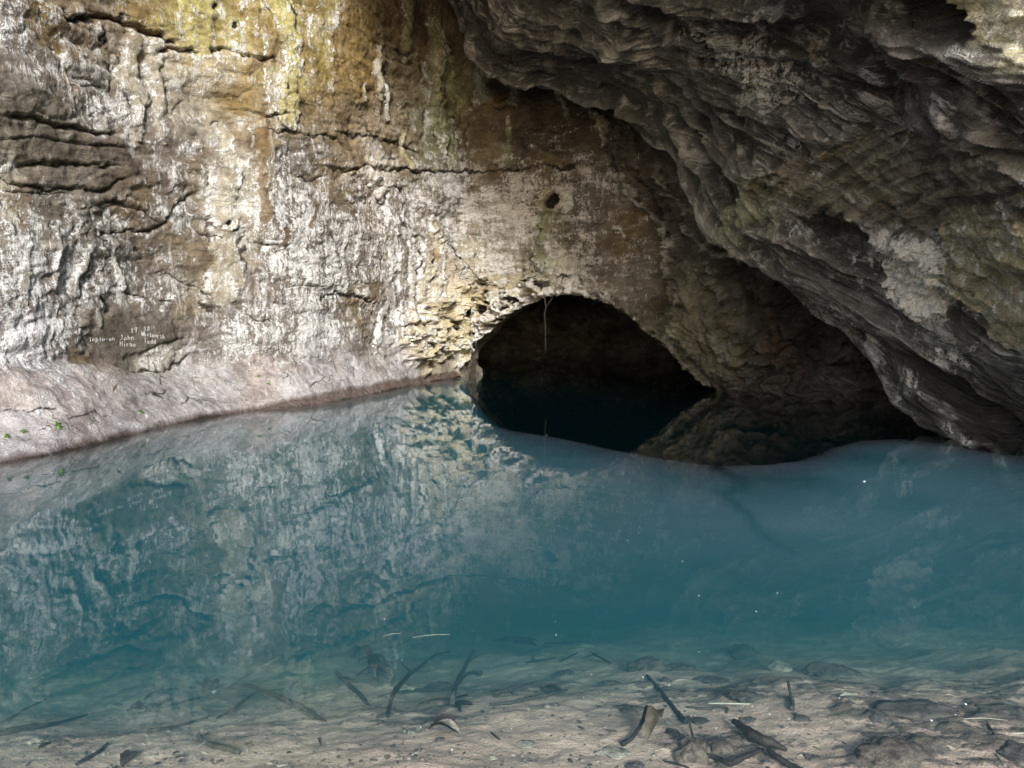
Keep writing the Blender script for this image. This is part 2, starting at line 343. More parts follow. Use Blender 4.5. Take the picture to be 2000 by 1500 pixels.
# rock and stain colours, recess shade painted in: (pixel x, y) -> (r, g, b, crust)
O = (0.21, 0.148, 0.052); OY = (0.31, 0.265, 0.085); BR = (0.165, 0.125, 0.075); DB = (0.085, 0.066, 0.046); GR = (0.155, 0.140, 0.115)
SL = (0.125, 0.11, 0.085); PK = (0.40, 0.345, 0.32); PG = (0.365, 0.345, 0.345); CR = (0.50, 0.46, 0.36); GB = (0.20, 0.175, 0.145); YC = (0.50, 0.43, 0.26); GN = (0.22, 0.235, 0.13)
XD = (0.042, 0.034, 0.026)  # near-black, paints shade into the recess and under the ceiling
def c4(c, w): return (c[0], c[1], c[2], w)
WS = [(-300, 100, c4(GR, .5)), (-300, 400, c4(SL, .2)), (-300, 650, c4(GB, .5)), (-300, 850, c4(PK, .25)),
      (20, 30, c4(GB, .55)), (110, 60, c4(O, .45)), (60, 110, c4(GB, .45)), (200, 20, c4(BR, .2)), (300, 60, c4(O, .25)), (420, 30, c4(OY, .35)), (360, 30, c4(OY, .3)), (500, 60, c4(O, .2)), (560, 40, c4(OY, .3)), (640, 30, c4(O, .3)),
      (700, 60, c4(O, .1)), (760, 40, c4(BR, .05)), (830, 60, c4(DB, .05)), (900, 40, c4(DB, .05)), (960, 120, c4(DB, .05)), (640, 120, c4(O, .12)), (700, 140, c4(O, .12)),
      (40, 160, c4(SL, .12)), (60, 215, c4(SL, .05)), (170, 150, c4(GB, .5)), (210, 210, c4(GB, .4)), (290, 160, c4(CR, .4)), (400, 110, c4(YC, .45)), (480, 140, c4(O, .35)), (450, 190, c4(O, .1)), (620, 180, c4(O, .1)), (560, 170, c4(OY, .35)),
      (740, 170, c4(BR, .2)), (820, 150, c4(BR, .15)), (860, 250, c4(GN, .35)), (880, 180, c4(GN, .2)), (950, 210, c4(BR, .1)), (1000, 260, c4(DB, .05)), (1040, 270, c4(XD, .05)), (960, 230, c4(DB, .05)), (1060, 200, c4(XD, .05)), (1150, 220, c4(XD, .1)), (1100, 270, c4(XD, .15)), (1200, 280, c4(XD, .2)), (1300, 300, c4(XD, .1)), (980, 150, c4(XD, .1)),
      (30, 300, c4(SL, .05)), (140, 295, c4(SL, .0)), (230, 330, c4(DB, .0)), (60, 350, c4(DB, .05)), (300, 250, c4(GB, .4)), (370, 240, c4(GR, .15)), (440, 250, c4(CR, .55)), (420, 300, c4(CR, .55)), (360, 310, c4(GB, .45)), (370, 350, c4(BR, .3)),
      (530, 240, c4(BR, .25)), (620, 230, c4(BR, .12)), (680, 270, c4(BR, .1)), (760, 300, c4(BR, .1)), (940, 300, c4(BR, .05)), (600, 290, c4(GR, .45)), (560, 330, c4(GR, .6)), (640, 320, c4(BR, .25)), (1080, 310, c4(BR, .3)), (1180, 330, c4(GR, .35)),
      (30, 390, c4(CR, .55)), (110, 390, c4(GR, .35)), (60, 420, c4(BR, .25)), (100, 450, c4(GB, .65)), (200, 430, c4(GR, .35)), (270, 420, c4(BR, .25)), (330, 440, c4(GR, .55)), (300, 380, c4(GB, .4)), (440, 400, c4(CR, .5)), (560, 420, c4(GR, .75)), (640, 430, c4(GR, .5)),
      (650, 380, c4(BR, .35)), (740, 330, c4(CR, .6)), (720, 400, c4(BR, .45)), (780, 420, c4(GR, .6)), (900, 360, c4(GR, .75)), (960, 420, c4(CR, .8)), (880, 420, c4(GR, .65)), (1000, 350, c4(GR, .75)), (1120, 370, c4(GR, .55)), (1200, 380, c4(GR, .4)), (960, 500, c4(CR, .62)), (1080, 480, c4(GN, .45)), (1140, 440, c4(GR, .45)), (1220, 450, c4(BR, .2)), (1180, 520, c4(GR, .35)), (1260, 540, c4(GR, .2)), (1300, 600, c4(DB, .15)), (1280, 420, c4(DB, .15)), (1340, 400, c4(DB, .15)), (1100, 530, c4(CR, .6)), (1000, 480, c4(CR, .65)), (930, 440, c4(CR, .7)), (900, 530, c4(CR, .45)), (1000, 410, c4(CR, .75)), (1130, 500, c4(GR, .55)), (1160, 400, c4(GR, .5)),
      (40, 540, c4(GB, .68)), (150, 560, c4(GB, .6)), (40, 640, c4(PG, .7)), (130, 640, c4(GB, .6)), (240, 520, c4(GB, .45)), (300, 560, c4(GB, .5)), (390, 490, c4(BR, .12)), (400, 560, c4(BR, .25)), (350, 590, c4(BR, .25)), (440, 540, c4(CR, .55)), (500, 590, c4(GR, .4)), (580, 500, c4(GR, .8)), (640, 520, c4(GR, .65)), (540, 640, c4(GB, .65)), (640, 640, c4(GB, .75)), (700, 590, c4(BR, .1)), (680, 540, c4(GR, .5)), (780, 560, c4(GB, .5)), (770, 640, c4(GB, .6)), (860, 560, c4(CR, .4)), (850, 480, c4(GB, .5)),
      (250, 660, c4(SL, .0)), (300, 640, c4(SL, .0)), (190, 680, c4(BR, .05)), (360, 640, c4(SL, .15)), (420, 640, c4(GB, .4)), (460, 680, c4(GB, .65)), (290, 600, c4(GB, .55)),
      (40, 720, c4(PG, .65)), (150, 730, c4(PG, .5)), (60, 780, c4(PK, .2)), (180, 770, c4(PK, .12)), (300, 760, c4(PG, .2)), (320, 710, c4(CR, .8)), (420, 740, c4(PG, .25)), (520, 740, c4(PK, .2)), (620, 720, c4(PG, .4)), (700, 740, c4(PG, .3)), (780, 720, c4(PG, .25)), (100, 840, c4(PG, .2)), (30, 860, c4(PG, .2)), (240, 820, c4(PG, .2)), (400, 790, c4(PG, .15)), (600, 770, c4(PG, .1)),
      (830, 620, c4(YC, .5)), (900, 600, c4(YC, .55)), (960, 570, c4(YC, .45)), (840, 680, c4(YC, .5)), (930, 640, c4(YC, .5)), (860, 710, c4(GR, .1)), (1000, 590, c4(YC, .5)), (1060, 560, c4(CR, .5)), (1150, 560, c4(GR, .4)),
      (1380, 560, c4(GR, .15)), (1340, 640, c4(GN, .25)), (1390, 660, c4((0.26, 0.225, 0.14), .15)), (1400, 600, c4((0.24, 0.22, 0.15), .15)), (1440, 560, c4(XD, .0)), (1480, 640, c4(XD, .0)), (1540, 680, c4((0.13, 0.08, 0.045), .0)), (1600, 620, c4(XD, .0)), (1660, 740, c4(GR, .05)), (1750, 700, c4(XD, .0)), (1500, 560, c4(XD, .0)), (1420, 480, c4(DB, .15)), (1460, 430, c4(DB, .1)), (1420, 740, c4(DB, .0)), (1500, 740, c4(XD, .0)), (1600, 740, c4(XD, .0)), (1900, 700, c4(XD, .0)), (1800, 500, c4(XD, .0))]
F = W.idw(WS, 0.45, 3.4)
tint = F[..., :3]; white = F[..., 3].copy(); crev = np.zeros_like(white); wet = np.zeros_like(white); dark = np.zeros_like(white)

# relief: strata, blocks, rubble
big = fbm(U * 0.55, V * 0.9, 2.0, 3, 0.5)
strat_w = V + 0.10 * fbm(U * 0.8, V * 0.8, 5.0, 3) - 0.035 * U
strat = fbm(U * 0.45, strat_w * 3.2, 11.0, 4, 0.55)
blk1, blk2, blkr = worley(U * 0.9 + 0.4 * W.wob2[0], strat_w * 2.0 + 0.25 * W.wob2[1], 3)
cob1, cob2, cobr = worley(U * 2.6 + 0.5 * W.wob[0] * 0.3, V * 3.4 + 0.4 * W.wob[1] * 0.3, 9)
mid = fbm(U * 2.2, V * 2.6, 21.0, 5, 0.55)
rid = ridged(U * 1.7 + 0.5 * W.wob2[0], V * 2.6 + 0.5 * W.wob2[1], 4.0, 4)
fine = fbm(U * 9, V * 10, 31.0, 3, 0.55)
up = sstep(-0.1, 0.15, V - bank_h[:, None])              # above the bank
left = 1 - sstep(A[2], A[4], U)
h = 0.18 * big + 0.06 * strat + 0.045 * (blkr - 0.5) * up + 0.038 * mid - 0.030 * rid
h += up * (0.025 * sstep(0.0, 0.25, blk2 - blk1) - 0.02)
h += 0.03 * (1 - cob1) * (0.3 + 0.7 * (1 - up)) + 0.016 * fine
h *= np.clip(0.35 + 0.65 * sstep(-0.1, 0.5, V), 0, 1)
ripp = fbm(U * 6.0 + W.wob2[0] * 2, V * 1.6, 51.0, 4, 0.55)    # vertical flowstone ripple
h += 0.015 * ripp * up
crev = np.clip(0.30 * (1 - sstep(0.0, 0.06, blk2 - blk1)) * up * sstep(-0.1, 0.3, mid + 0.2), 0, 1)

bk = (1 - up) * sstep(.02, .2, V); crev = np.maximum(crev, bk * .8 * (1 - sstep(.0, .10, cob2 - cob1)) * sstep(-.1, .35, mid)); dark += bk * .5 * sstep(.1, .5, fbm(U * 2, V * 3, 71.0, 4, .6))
# crevices with an overhanging lip: (pixel polyline, half width, lip depth)
CREV = [([(115, 0), (140, 32), (200, 30), (270, 50), (330, 80), (355, 78)], 9, .28), ([(295, 105), (330, 92), (370, 98), (395, 103)], 6, .22), ([(395, 98), (440, 92), (480, 108), (530, 118), (552, 112)], 6, .20),
        ([(200, 48), (215, 82), (205, 90)], 7, .10), ([(232, 100), (232, 130), (228, 160), (232, 190)], 4, .06), ([(0, 222), (60, 232), (120, 246), (190, 260), (242, 268)], 6, .22), ([(120, 165), (170, 170), (220, 168)], 3, .06),
        ([(0, 275), (40, 268), (140, 280), (240, 292), (260, 300)], 3, .10), ([(40, 325), (90, 318), (150, 322), (200, 328), (250, 318)], 5, .14), ([(0, 352), (60, 360), (140, 372), (210, 372), (250, 345)], 6, .16), ([(0, 372), (80, 378), (150, 378)], 3, .05),
        ([(440, 210), (480, 215), (520, 225), (580, 222)], 4, .09), ([(505, 258), (550, 254), (600, 262), (660, 270), (700, 300)], 4, .10), ([(410, 240), (430, 240)], 4, .06), ([(175, 400), (180, 430), (165, 470)], 4, .06), ([(175, 402), (230, 395), (280, 410), (320, 435), (345, 395), (400, 365)], 5, .10),
        ([(190, 465), (240, 458), (300, 448), (340, 425)], 5, .11), ([(180, 460), (210, 475)], 4, .05), ([(380, 455), (415, 465), (440, 470)], 5, .10), ([(480, 470), (520, 478), (570, 480)], 4, .09), ([(620, 320), (680, 330), (760, 325), (830, 335), (900, 332), (1000, 330), (1090, 325), (1180, 318)], 6, .13),
        ([(560, 330), (610, 350), (650, 345)], 4, .05), ([(650, 255), (740, 270), (800, 292), (840, 300)], 5, .10), ([(775, 95), (800, 102), (818, 98)], 5, .08), ([(910, 200), (960, 205), (1020, 215)], 5, .12), ([(1000, 260), (1040, 250), (1110, 262)], 4, .06),
        ([(735, 355), (760, 370), (790, 365)], 5, .08), ([(620, 590), (660, 575), (700, 580), (735, 600)], 6, .14), ([(310, 530), (350, 545), (390, 560), (420, 585)], 5, .09), ([(240, 570), (300, 585), (345, 595)], 5, .08), ([(455, 600), (500, 615), (540, 630)], 5, .10), ([(560, 560), (600, 555), (640, 560)], 3, .05),
        ([(180, 690), (240, 712), (310, 714), (360, 702), (390, 690)], 4, .10), ([(275, 690), (300, 685), (340, 665), (370, 650)], 4, .08), ([(200, 575), (215, 600), (212, 620)], 5, .10), ([(280, 765), (285, 772), (320, 770), (335, 758)], 3, .05), ([(350, 800), (375, 775), (400, 790), (372, 768)], 2.5, .03), ([(600, 755), (620, 750), (640, 735)], 2.5, .03), ([(0, 790), (60, 800), (120, 805)], 3, .04), ([(120, 830), (180, 812), (230, 818)], 3, .04),
        ([(870, 460), (890, 500), (905, 520), (930, 535), (985, 560), (1010, 570)], 5, .06), ([(1080, 545), (1100, 535), (1130, 545), (1160, 565)], 5, .08), ([(1240, 330), (1290, 390), (1310, 440)], 7, .14), ([(730, 440), (745, 500), (740, 560), (725, 640)], 3, .04), ([(1150, 690), (1200, 640), (1230, 655)], 3, .03)]
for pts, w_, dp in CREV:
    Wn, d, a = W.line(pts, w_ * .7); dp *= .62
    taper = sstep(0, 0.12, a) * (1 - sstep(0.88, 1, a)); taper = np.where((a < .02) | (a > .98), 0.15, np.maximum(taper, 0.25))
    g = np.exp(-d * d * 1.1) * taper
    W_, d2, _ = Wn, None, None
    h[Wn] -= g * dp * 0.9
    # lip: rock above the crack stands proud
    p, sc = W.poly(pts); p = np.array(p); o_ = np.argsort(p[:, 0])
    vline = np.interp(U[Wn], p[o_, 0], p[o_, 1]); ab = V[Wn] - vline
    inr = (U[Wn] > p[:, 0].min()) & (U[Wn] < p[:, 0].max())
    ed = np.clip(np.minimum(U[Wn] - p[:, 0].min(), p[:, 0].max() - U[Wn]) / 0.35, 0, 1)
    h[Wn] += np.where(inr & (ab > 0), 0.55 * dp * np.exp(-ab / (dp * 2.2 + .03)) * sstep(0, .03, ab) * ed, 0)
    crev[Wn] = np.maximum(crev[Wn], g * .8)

# flowstone drips: (polyline, half width px, relief m, colour, colour strength, crust change)
DY = (0.46, 0.42, 0.17); DC = (0.46, 0.42, 0.31); DG = (0.27, 0.29, 0.17); DW = (0.58, 0.56, 0.50); DR = (0.165, 0.105, 0.040); DD = (0.10, 0.085, 0.065)
DRIP = [([(545, 0), (560, 60), (570, 120), (565, 170), (560, 215)], 22, .10, DY, .75, .12), ([(570, 0), (575, 60), (568, 110)], 10, .06, DY, .8, .1), ([(530, 120), (525, 170), (528, 212)], 12, .05, DC, .6, .2),
        ([(395, 0), (390, 60), (392, 90)], 22, .08, DY, .7, .1), ([(360, 0), (365, 50), (370, 90)], 10, .05, DY, .6, .1), ([(640, 0), (620, 70), (630, 140)], 26, .05, OY, .6, .1), ([(500, 0), (490, 50)], 14, .04, OY, .5, .1),
        ([(265, 60), (270, 130), (270, 200), (262, 260)], 16, .09, DC, .6, .18), ([(300, 90), (310, 160), (312, 230), (308, 270)], 13, .08, DC, .6, .2), ([(128, 90), (128, 140), (135, 200), (138, 235)], 8, .05, DW, .5, .18), ([(195, 200), (198, 225), (198, 252)], 13, .05, DW, .5, .2), ([(165, 205), (168, 240)], 12, .03, DD, .7, -.3), ([(145, 180), (148, 240)], 6, .03, DW, .5, .2),
        ([(250, 190), (252, 250), (250, 300)], 7, .03, DW, .4, .12), ([(305, 285), (320, 330), (318, 380)], 22, .04, GB, .4, .2),
        ([(515, 262), (512, 320), (510, 380), (515, 420)], 16, .08, DR, .6, -.2), ([(500, 300), (497, 360)], 5, .06, DC, .6, .1), ([(530, 262), (532, 330), (535, 370)], 5, .05, DC, .5, .1), ([(428, 250), (430, 290)], 7, .04, DC, .6, .2),
        ([(440, 430), (438, 480), (440, 530), (430, 590)], 19, .11, DC, .65, .16), ([(435, 345), (437, 380), (432, 425)], 20, .10, DC, .55, .12), ([(455, 500), (460, 560)], 7, .05, DC, .5, .2), ([(556, 455), (553, 478)], 7, .04, DR, .6, -.2), ([(617, 390), (612, 420), (605, 440)], 7, .03, DR, .5, -.2),
        ([(740, 95), (735, 140), (745, 175)], 14, .12, DC, .8, .15), ([(755, 150), (760, 190), (757, 225)], 6, .06, DW, .5, .15), ([(712, 165), (708, 195)], 5, .05, DW, .6, .2), ([(735, 300), (730, 340), (750, 370)], 18, .10, CR, .7, .25), ([(792, 260), (790, 290), (795, 318)], 8, .06, DY, .6, .15),
        ([(855, 50), (852, 120), (852, 180), (862, 250), (875, 310)], 22, .12, DG, .75, .12), ([(850, 100), (850, 190)], 5, .08, DY, .7, .1), ([(890, 230), (888, 290), (885, 320)], 9, .06, DG, .6, .2), ([(940, 110), (938, 180), (930, 190)], 10, .07, DG, .5, .1), ([(790, 0), (800, 60), (800, 95)], 16, .08, DG, .5, .0), ([(995, 235), (998, 290), (995, 330)], 7, .05, DG, .6, .1),
        ([(1075, 385), (1068, 430), (1070, 480), (1068, 530)], 17, .22, (0.33, 0.34, 0.22), .8, .1), ([(1072, 380), (1078, 392)], 22, .16, DC, .6, .1), ([(1040, 470), (1038, 510), (1030, 540)], 11, .10, GB, .5, .05), ([(1085, 525), (1080, 560), (1060, 565)], 18, .12, DC, .5, .2),
        ([(850, 435), (855, 480), (840, 530)], 16, .14, DC, .6, .05), ([(870, 455), (890, 510), (900, 550)], 9, .12, GB, .5, .2), ([(835, 470), (830, 530), (825, 580), (830, 610)], 16, .12, DC, .6, .05), ([(875, 520), (880, 560), (870, 600)], 22, .12, (0.42, 0.36, 0.28), .7, -.05), ([(760, 470), (765, 520), (755, 580), (745, 640), (735, 690)], 7, .07, DW, .5, .25), ([(780, 460), (785, 520), (790, 590), (780, 640)], 12, .08, GB, .5, .1), ([(800, 460), (805, 530), (812, 600)], 7, .07, DW, .5, .2), ([(770, 400), (772, 440)], 16, .08, GB, .5, .1), ([(842, 495), (845, 505)], 12, .06, DR, .6, -.2),
        ([(520, 560), (518, 610)], 4, .05, DW, .5, .15), ([(505, 545), (507, 585)], 3, .04, DW, .5, .15), ([(535, 570), (535, 615)], 4, .05, DW, .5, .15), ([(545, 575), (545, 610)], 3, .04, DW, .5, .15), ([(180, 460), (165, 520), (150, 570)], 7, .06, DW, .4, .12), ([(210, 440), (230, 520), (245, 560)], 7, .05, DW, .4, .12), ([(120, 440), (115, 500), (105, 560)], 7, .05, DW, .4, .12), ([(60, 470), (50, 540), (40, 600)], 9, .05, DW, .4, .12), ([(195, 610), (190, 640), (195, 680)], 6, .05, DW, .5, .15),
        ([(1150, 545), (1170, 570), (1190, 590)], 10, .08, GB, .5, .1), ([(1240, 270), (1260, 330), (1250, 350)], 10, .08, GR, .5, .1), ([(480, 520), (485, 580)], 5, .03, DW, .4, .12), ([(705, 420), (700, 480), (690, 540)], 6, .05, DW, .4, .12), ([(680, 430), (670, 500)], 5, .04, DW, .4, .12)]
for pts, w_, rel, colr, cs, dw in DRIP:
    Wn, d, a = W.line(pts, w_, .5)
    g = 1 - sstep(0.55, 1.25, d); rnd_ = np.sqrt(np.clip(1 - (d / 1.25) ** 2, 0, 1))
    st = 0.75 + 0.5 * ripp[Wn]; h[Wn] *= 1 - .5 * g
    h[Wn] += rnd_ * rel * st * np.minimum(1, sstep(0, .25, a) + 0.35)
    tint[Wn] = tint[Wn] * (1 - (cs * g)[..., None]) + np.array(colr, np.float32) * (cs * g)[..., None]
    white[Wn] = white[Wn] * (1 - .8 * g) + (.14 + dw) * g + .30 * np.exp(-((d - 1.0) / .2) ** 2) + .25 * g * sstep(.35, .8, ripp[Wn])
    rim = np.exp(-((d - 1.3) / 0.2) ** 2); crev[Wn] = np.maximum(crev[Wn], (0.75 if rel > .08 else .5) * rim * sstep(-.5, .3, W.wob2[1][Wn]))  # dark outline painted along the drip's sides, where its shadow would fall

# thin branching threads of lime running down the face
vn = noise3(U * 4.2 + .9 * W.wob2[0] + .25 * W.wob[0], V * 0.75 + .2 * W.wob[1], np.zeros_like(U)); vn2 = noise3(U * 8.5 + 1.2 * W.wob2[1] + .3 * W.wob[1], V * 1.3, np.full_like(U, 7.0))
th_ = np.maximum(np.exp(-(vn / .055) ** 2), .8 * np.exp(-(vn2 / .07) ** 2)) * sstep(-.25, .2, fbm(U * 1.1, V * 1.4, 61.0, 3))
for pts, k_ in (([(-100, 420), (330, 420), (360, 580), (230, 700), (-100, 720)], 1.0), ([(640, 370), (820, 400), (820, 640), (640, 680)], .9), ([(120, 70), (330, 90), (320, 290), (110, 270)], .7), ([(400, 480), (620, 480), (620, 660), (420, 660)], .7), ([(330, 0), (660, 0), (650, 200), (340, 200)], .3), ([(1000, 480), (1250, 480), (1200, 560), (1000, 560)], .3)):
    Wn, g = W.area(pts, 40); k = g * k_ * th_[Wn]
    white[Wn] += .55 * k; h[Wn] += .014 * k; tint[Wn] = tint[Wn] * (1 - .35 * k[..., None]) + np.array(DW, np.float32) * .35 * k[..., None]
# cream scalloped crust left of the arch, with pits
Wn, g = W.area([(775, 660), (790, 615), (840, 600), (900, 545), (960, 535), (1000, 560), (1050, 545), (1075, 560), (1040, 590), (1000, 622), (960, 662), (935, 700), (905, 690), (860, 690), (820, 710), (790, 700)], 12)
p1, p2, pr = worley(U[Wn] * 3.6 + 0.7 * W.wob[0][Wn], V[Wn] * 4.6 + 0.7 * W.wob[1][Wn] - U[Wn] * 1.0, 17)
pit = 1 - sstep(0.14, 0.36, p1)
h[Wn] = h[Wn] * (1 - .6 * g) + g * (0.36 - 0.20 * pit + 0.22 * fbm(U[Wn] * 2.2, V[Wn] * 3.6, 77.0, 4, .6)); crev[Wn] = np.maximum(crev[Wn], g * pit * (pr > 0.45) * 0.9)
tint[Wn] = tint[Wn] * (1 - .85 * g[..., None]) + np.array((0.52, 0.455, 0.29), np.float32) * .85 * g[..., None]; white[Wn] = white[Wn] * (1 - g) + (.42 + .3 * W.wob[0][Wn]) * g
# dark slab that carries the scratched names: flatter, bare
Wn, g = W.area([(168, 660), (190, 640), (215, 615), (300, 612), (345, 622), (352, 650), (325, 668), (300, 688), (270, 690), (240, 700), (190, 705)], 8)
cr1, cr2, crr = worley(U[Wn] * 1.3, V[Wn] * 2.2, 23)
h[Wn] = h[Wn] * (1 - 0.8 * g) + g * (0.03 * (crr - .5) + 0.02 * big[Wn]); white[Wn] *= (1 - 0.9 * g)
tint[Wn] = tint[Wn] * (1 - .8 * g[..., None]) + np.array((0.135, 0.115, 0.095), np.float32) * .8 * g[..., None]; crev[Wn] *= (1 - .8 * g)
# holes
for px_, py_, r_, dp in [(1078, 392, 13, .35), (1062, 455, 7, .2), (842, 545, 4, .1), (462, 45, 5, .06), (420, 10, 4, .05), (838, 510, 4, .08), (560, 170, 3, .05), (445, 435, 4, .08), (930, 500, 4, .05), (905, 610, 10, .15), (950, 605, 10, .14), (855, 640, 8, .12), (1385, 690, 9, .12)]:
    Wn, d, a = W.line([(px_ - 2, py_ + 3), (px_ + 2, py_ - 3)], r_, .25); g = 1 - sstep(.5, 1.1, d); h[Wn] -= dp * g; crev[Wn] = np.maximum(crev[Wn], 1.2 * g)
# fine bedding and rough faces over the arch
am = sstep(A[5] - .5, A[6] + .5, U) * sstep(.3, 1.2, V) * (1 - .5 * sstep(5, 6, V))
h += am * (.055 * fbm(U * 1.0, V * 7.5 + .5 * W.wob2[0], 103.0, 4, .6) + .045 * (ridged(U * 2.6, V * 3.2, 105.0, 4, .55) - .5))
white += am * .35 * fbm(U * 1.3, V * 6, 107.0, 4, .6)
# waterline: wet dark-red band and undercut
wl = 0.035 + 0.035 * fbm(U * 1.3, U * 0, 8.0, 4, .6) + 0.10 * sstep(A[3] - .5, A[3] + 1, U) * (1 - sstep(A[6] - .3, A[6] + .2, U))
band = (1 - sstep(0.0, 0.05, V - wl)) * (V > -0.5)
tint[:] = tint * (1 - .85 * band[..., None]) + np.array((0.075, 0.048, 0.038), np.float32) * .85 * band[..., None]
line_ = (1 - sstep(0.0, .03, V - (.012 + .03 * np.clip(.3 + fbm(U * 2.2, U * 0, 18.0, 4, .6), 0, 1)))) * (V > -.5); tint[:] = tint * (1 - .9 * line_[..., None]) + np.array((.022, .017, .015), np.float32) * .9 * line_[..., None]
white *= 1 - band; wet += band * .9; h -= 0.05 * band
# underwater rock painted dark, standing in for the water's dark reflection
uw = 1 - sstep(-0.03, 0.01, V); tint[:] = tint * (1 - .9 * uw[..., None]) + np.array((.045, .043, .038), np.float32) * .9 * uw[..., None]; white *= 1 - uw

# curtain of folded rock that starts right of the arch and runs up under the overhang
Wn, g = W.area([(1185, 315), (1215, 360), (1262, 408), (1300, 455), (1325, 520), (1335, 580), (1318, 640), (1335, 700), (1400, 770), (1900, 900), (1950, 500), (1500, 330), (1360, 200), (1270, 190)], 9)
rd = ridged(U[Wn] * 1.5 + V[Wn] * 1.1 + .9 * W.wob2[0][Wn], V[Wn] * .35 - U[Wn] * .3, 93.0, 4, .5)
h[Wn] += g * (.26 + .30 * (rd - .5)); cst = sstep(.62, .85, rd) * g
tint[Wn] = tint[Wn] * (1 - .55 * g[..., None]) + np.array((.058, .052, .045), np.float32) * .55 * g[..., None]; tint[Wn] = tint[Wn] * (1 - .6 * cst[..., None]) + np.array((.13, .122, .11), np.float32) * .6 * cst[..., None]  # dark rock, with the recess's shade painted into its tint
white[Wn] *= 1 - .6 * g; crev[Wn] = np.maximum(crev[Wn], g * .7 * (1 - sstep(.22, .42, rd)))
for pts, w_, rel, colr in (([(1190, 325), (1225, 365), (1268, 412), (1300, 460), (1330, 525), (1345, 560)], 9, .14, (.36, .35, .32)), ([(1290, 330), (1330, 380), (1400, 420)], 8, .10, (.25, .24, .21)), ([(1360, 440), (1400, 470), (1480, 490)], 6, .10, (.28, .27, .24)), ([(1410, 500), (1435, 540), (1450, 555)], 6, .08, (.30, .29, .26)), ([(1300, 440), (1320, 470), (1350, 480)], 10, .12, (.34, .33, .30)),
                           ([(1150, 200), (1175, 240), (1190, 290)], 9, .12, (.24, .23, .2)), ([(1095, 160), (1100, 200), (1110, 235)], 7, .10, (.22, .22, .2)), ([(985, 130), (1000, 180), (1010, 215)], 10, .12, (.2, .2, .19)), ([(925, 130), (940, 190), (930, 210)], 14, .12, (.22, .24, .19)), ([(1515, 590), (1530, 650), (1560, 720)], 10, .2, (.085, .055, .032)), ([(1650, 715), (1680, 735), (1700, 760)], 12, .2, (.2, .18, .15))):
    Wn, d, a = W.line(pts, w_); g = (1 - sstep(.5, 1.2, d)) * sstep(0, .1, a) * (1 - sstep(.9, 1, a)); h[Wn] += rel * g * (.8 + .5 * ripp[Wn])
    tint[Wn] = tint[Wn] * (1 - .8 * g[..., None]) + np.array(colr, np.float32) * .8 * g[..., None]; white[Wn] += .12 * g; crev[Wn] *= 1 - .8 * g
# rounded yellow-green buttress right of the arch
Wn, g = W.area([(1345, 560), (1380, 520), (1430, 545), (1455, 600), (1470, 680), (1450, 740), (1400, 750), (1350, 700), (1320, 650)], 26)
tint[Wn] = tint[Wn] * (1 - .8 * g[..., None]) + (np.array((.15, .14, .095), np.float32) + .06 * W.wob[0][Wn][..., None]) * .8 * g[..., None]; crev[Wn] *= 1 - .8 * g; h[Wn] = h[Wn] * (1 - .6 * g) + 0.55 * g + 0.10 * g * fbm(U[Wn] * 4, V[Wn] * 1.6, 60.0, 4, .55)
# right of the arch: draped ridges in the dim recess
rec = sstep(s_right - 0.2, s_right + 1.0, U)
h += rec * (0.40 * ridged(U * 0.8 + V * 0.45 + .6 * W.wob2[0], V * 0.5 - U * .2, 91.0, 4) + 0.15 * fbm(U * 1.6 + V, V * 1.2, 92.0, 4))
wet = np.clip(wet + rec * 0.5 + 0.25 * (1 - up) + 0.3 * sstep(4.2, 5.5, V) * sstep(A[5] - 1, A[6] + 1, U), 0, 1)

ARCH = [(892, 744), (903, 712), (917, 690), (938, 662), (964, 635), (990, 615), (1028, 590), (1062, 578), (1085, 572), (1110, 570), (1150, 574), (1182, 587), (1215, 608), (1245, 630), (1275, 655), (1310, 690), (1350, 725), (1378, 745), (1400, 762)]
arch, _ = W.poly(ARCH); arch = [(arch[0][0] - .1, -1.6)] + [(arch[0][0] - .03, -.2)] + arch + [(arch[-1][0] + .05, -.3), (arch[-1][0] + .1, -1.6)]
da, _ = seg_dist(U, V, arch[1:-1]); ins = inside(U + .10 * W.wob[0], V + .10 * W.wob[1], arch)
lip = np.exp(-(da / 0.16) ** 2)
h = h * (1 - 0.75 * np.exp(-(da / 0.25) ** 2)) + 0.10 * np.exp(-(da / 0.35) ** 2) - 0.22 * lip * ins - 0.10 * lip
q = ~(ins & (da > 0.06)); keep = (q[:-1, :-1] | q[1:, :-1] | q[1:, 1:] | q[:-1, 1:])
keep &= ~((ins & (da > 0.06))[:-1, :-1])

for pts, w_, rel, colr, cs, dw in ((ARCH[1:11], 17, .20, (0.52, 0.46, 0.32), .8, .2), (ARCH[3:11], 32, .10, (0.48, 0.44, 0.32), .6, .15), (ARCH[10:], 15, .16, (0.22, 0.20, 0.16), .6, .12)):
    Wn, d, a = W.line(pts, w_); g = 1 - sstep(.4, 1.3, d); lumps = .6 + .8 * fbm(U[Wn] * 3.5, V[Wn] * 3.5, 83.0, 4, .6)
    h[Wn] += rel * g * lumps; tint[Wn] = tint[Wn] * (1 - (cs * g)[..., None]) + np.array(colr, np.float32) * (cs * g)[..., None]; white[Wn] += dw * g
    q1, _, qr = worley(U[Wn] * 4 + W.wob[0][Wn] * .6, V[Wn] * 4 + W.wob[1][Wn] * .6, 41); pt_ = (1 - sstep(.12, .32, q1)) * (qr > .5) * g; h[Wn] -= .08 * pt_; crev[Wn] = np.maximum(crev[Wn], .9 * pt_)
white = np.where(crev > .6, white * .5, white)
h *= 1 - .25 * (1 - sstep(A[4], A[5] + .5, U))
PW = P + W.N * h[..., None]
W.PD = PW
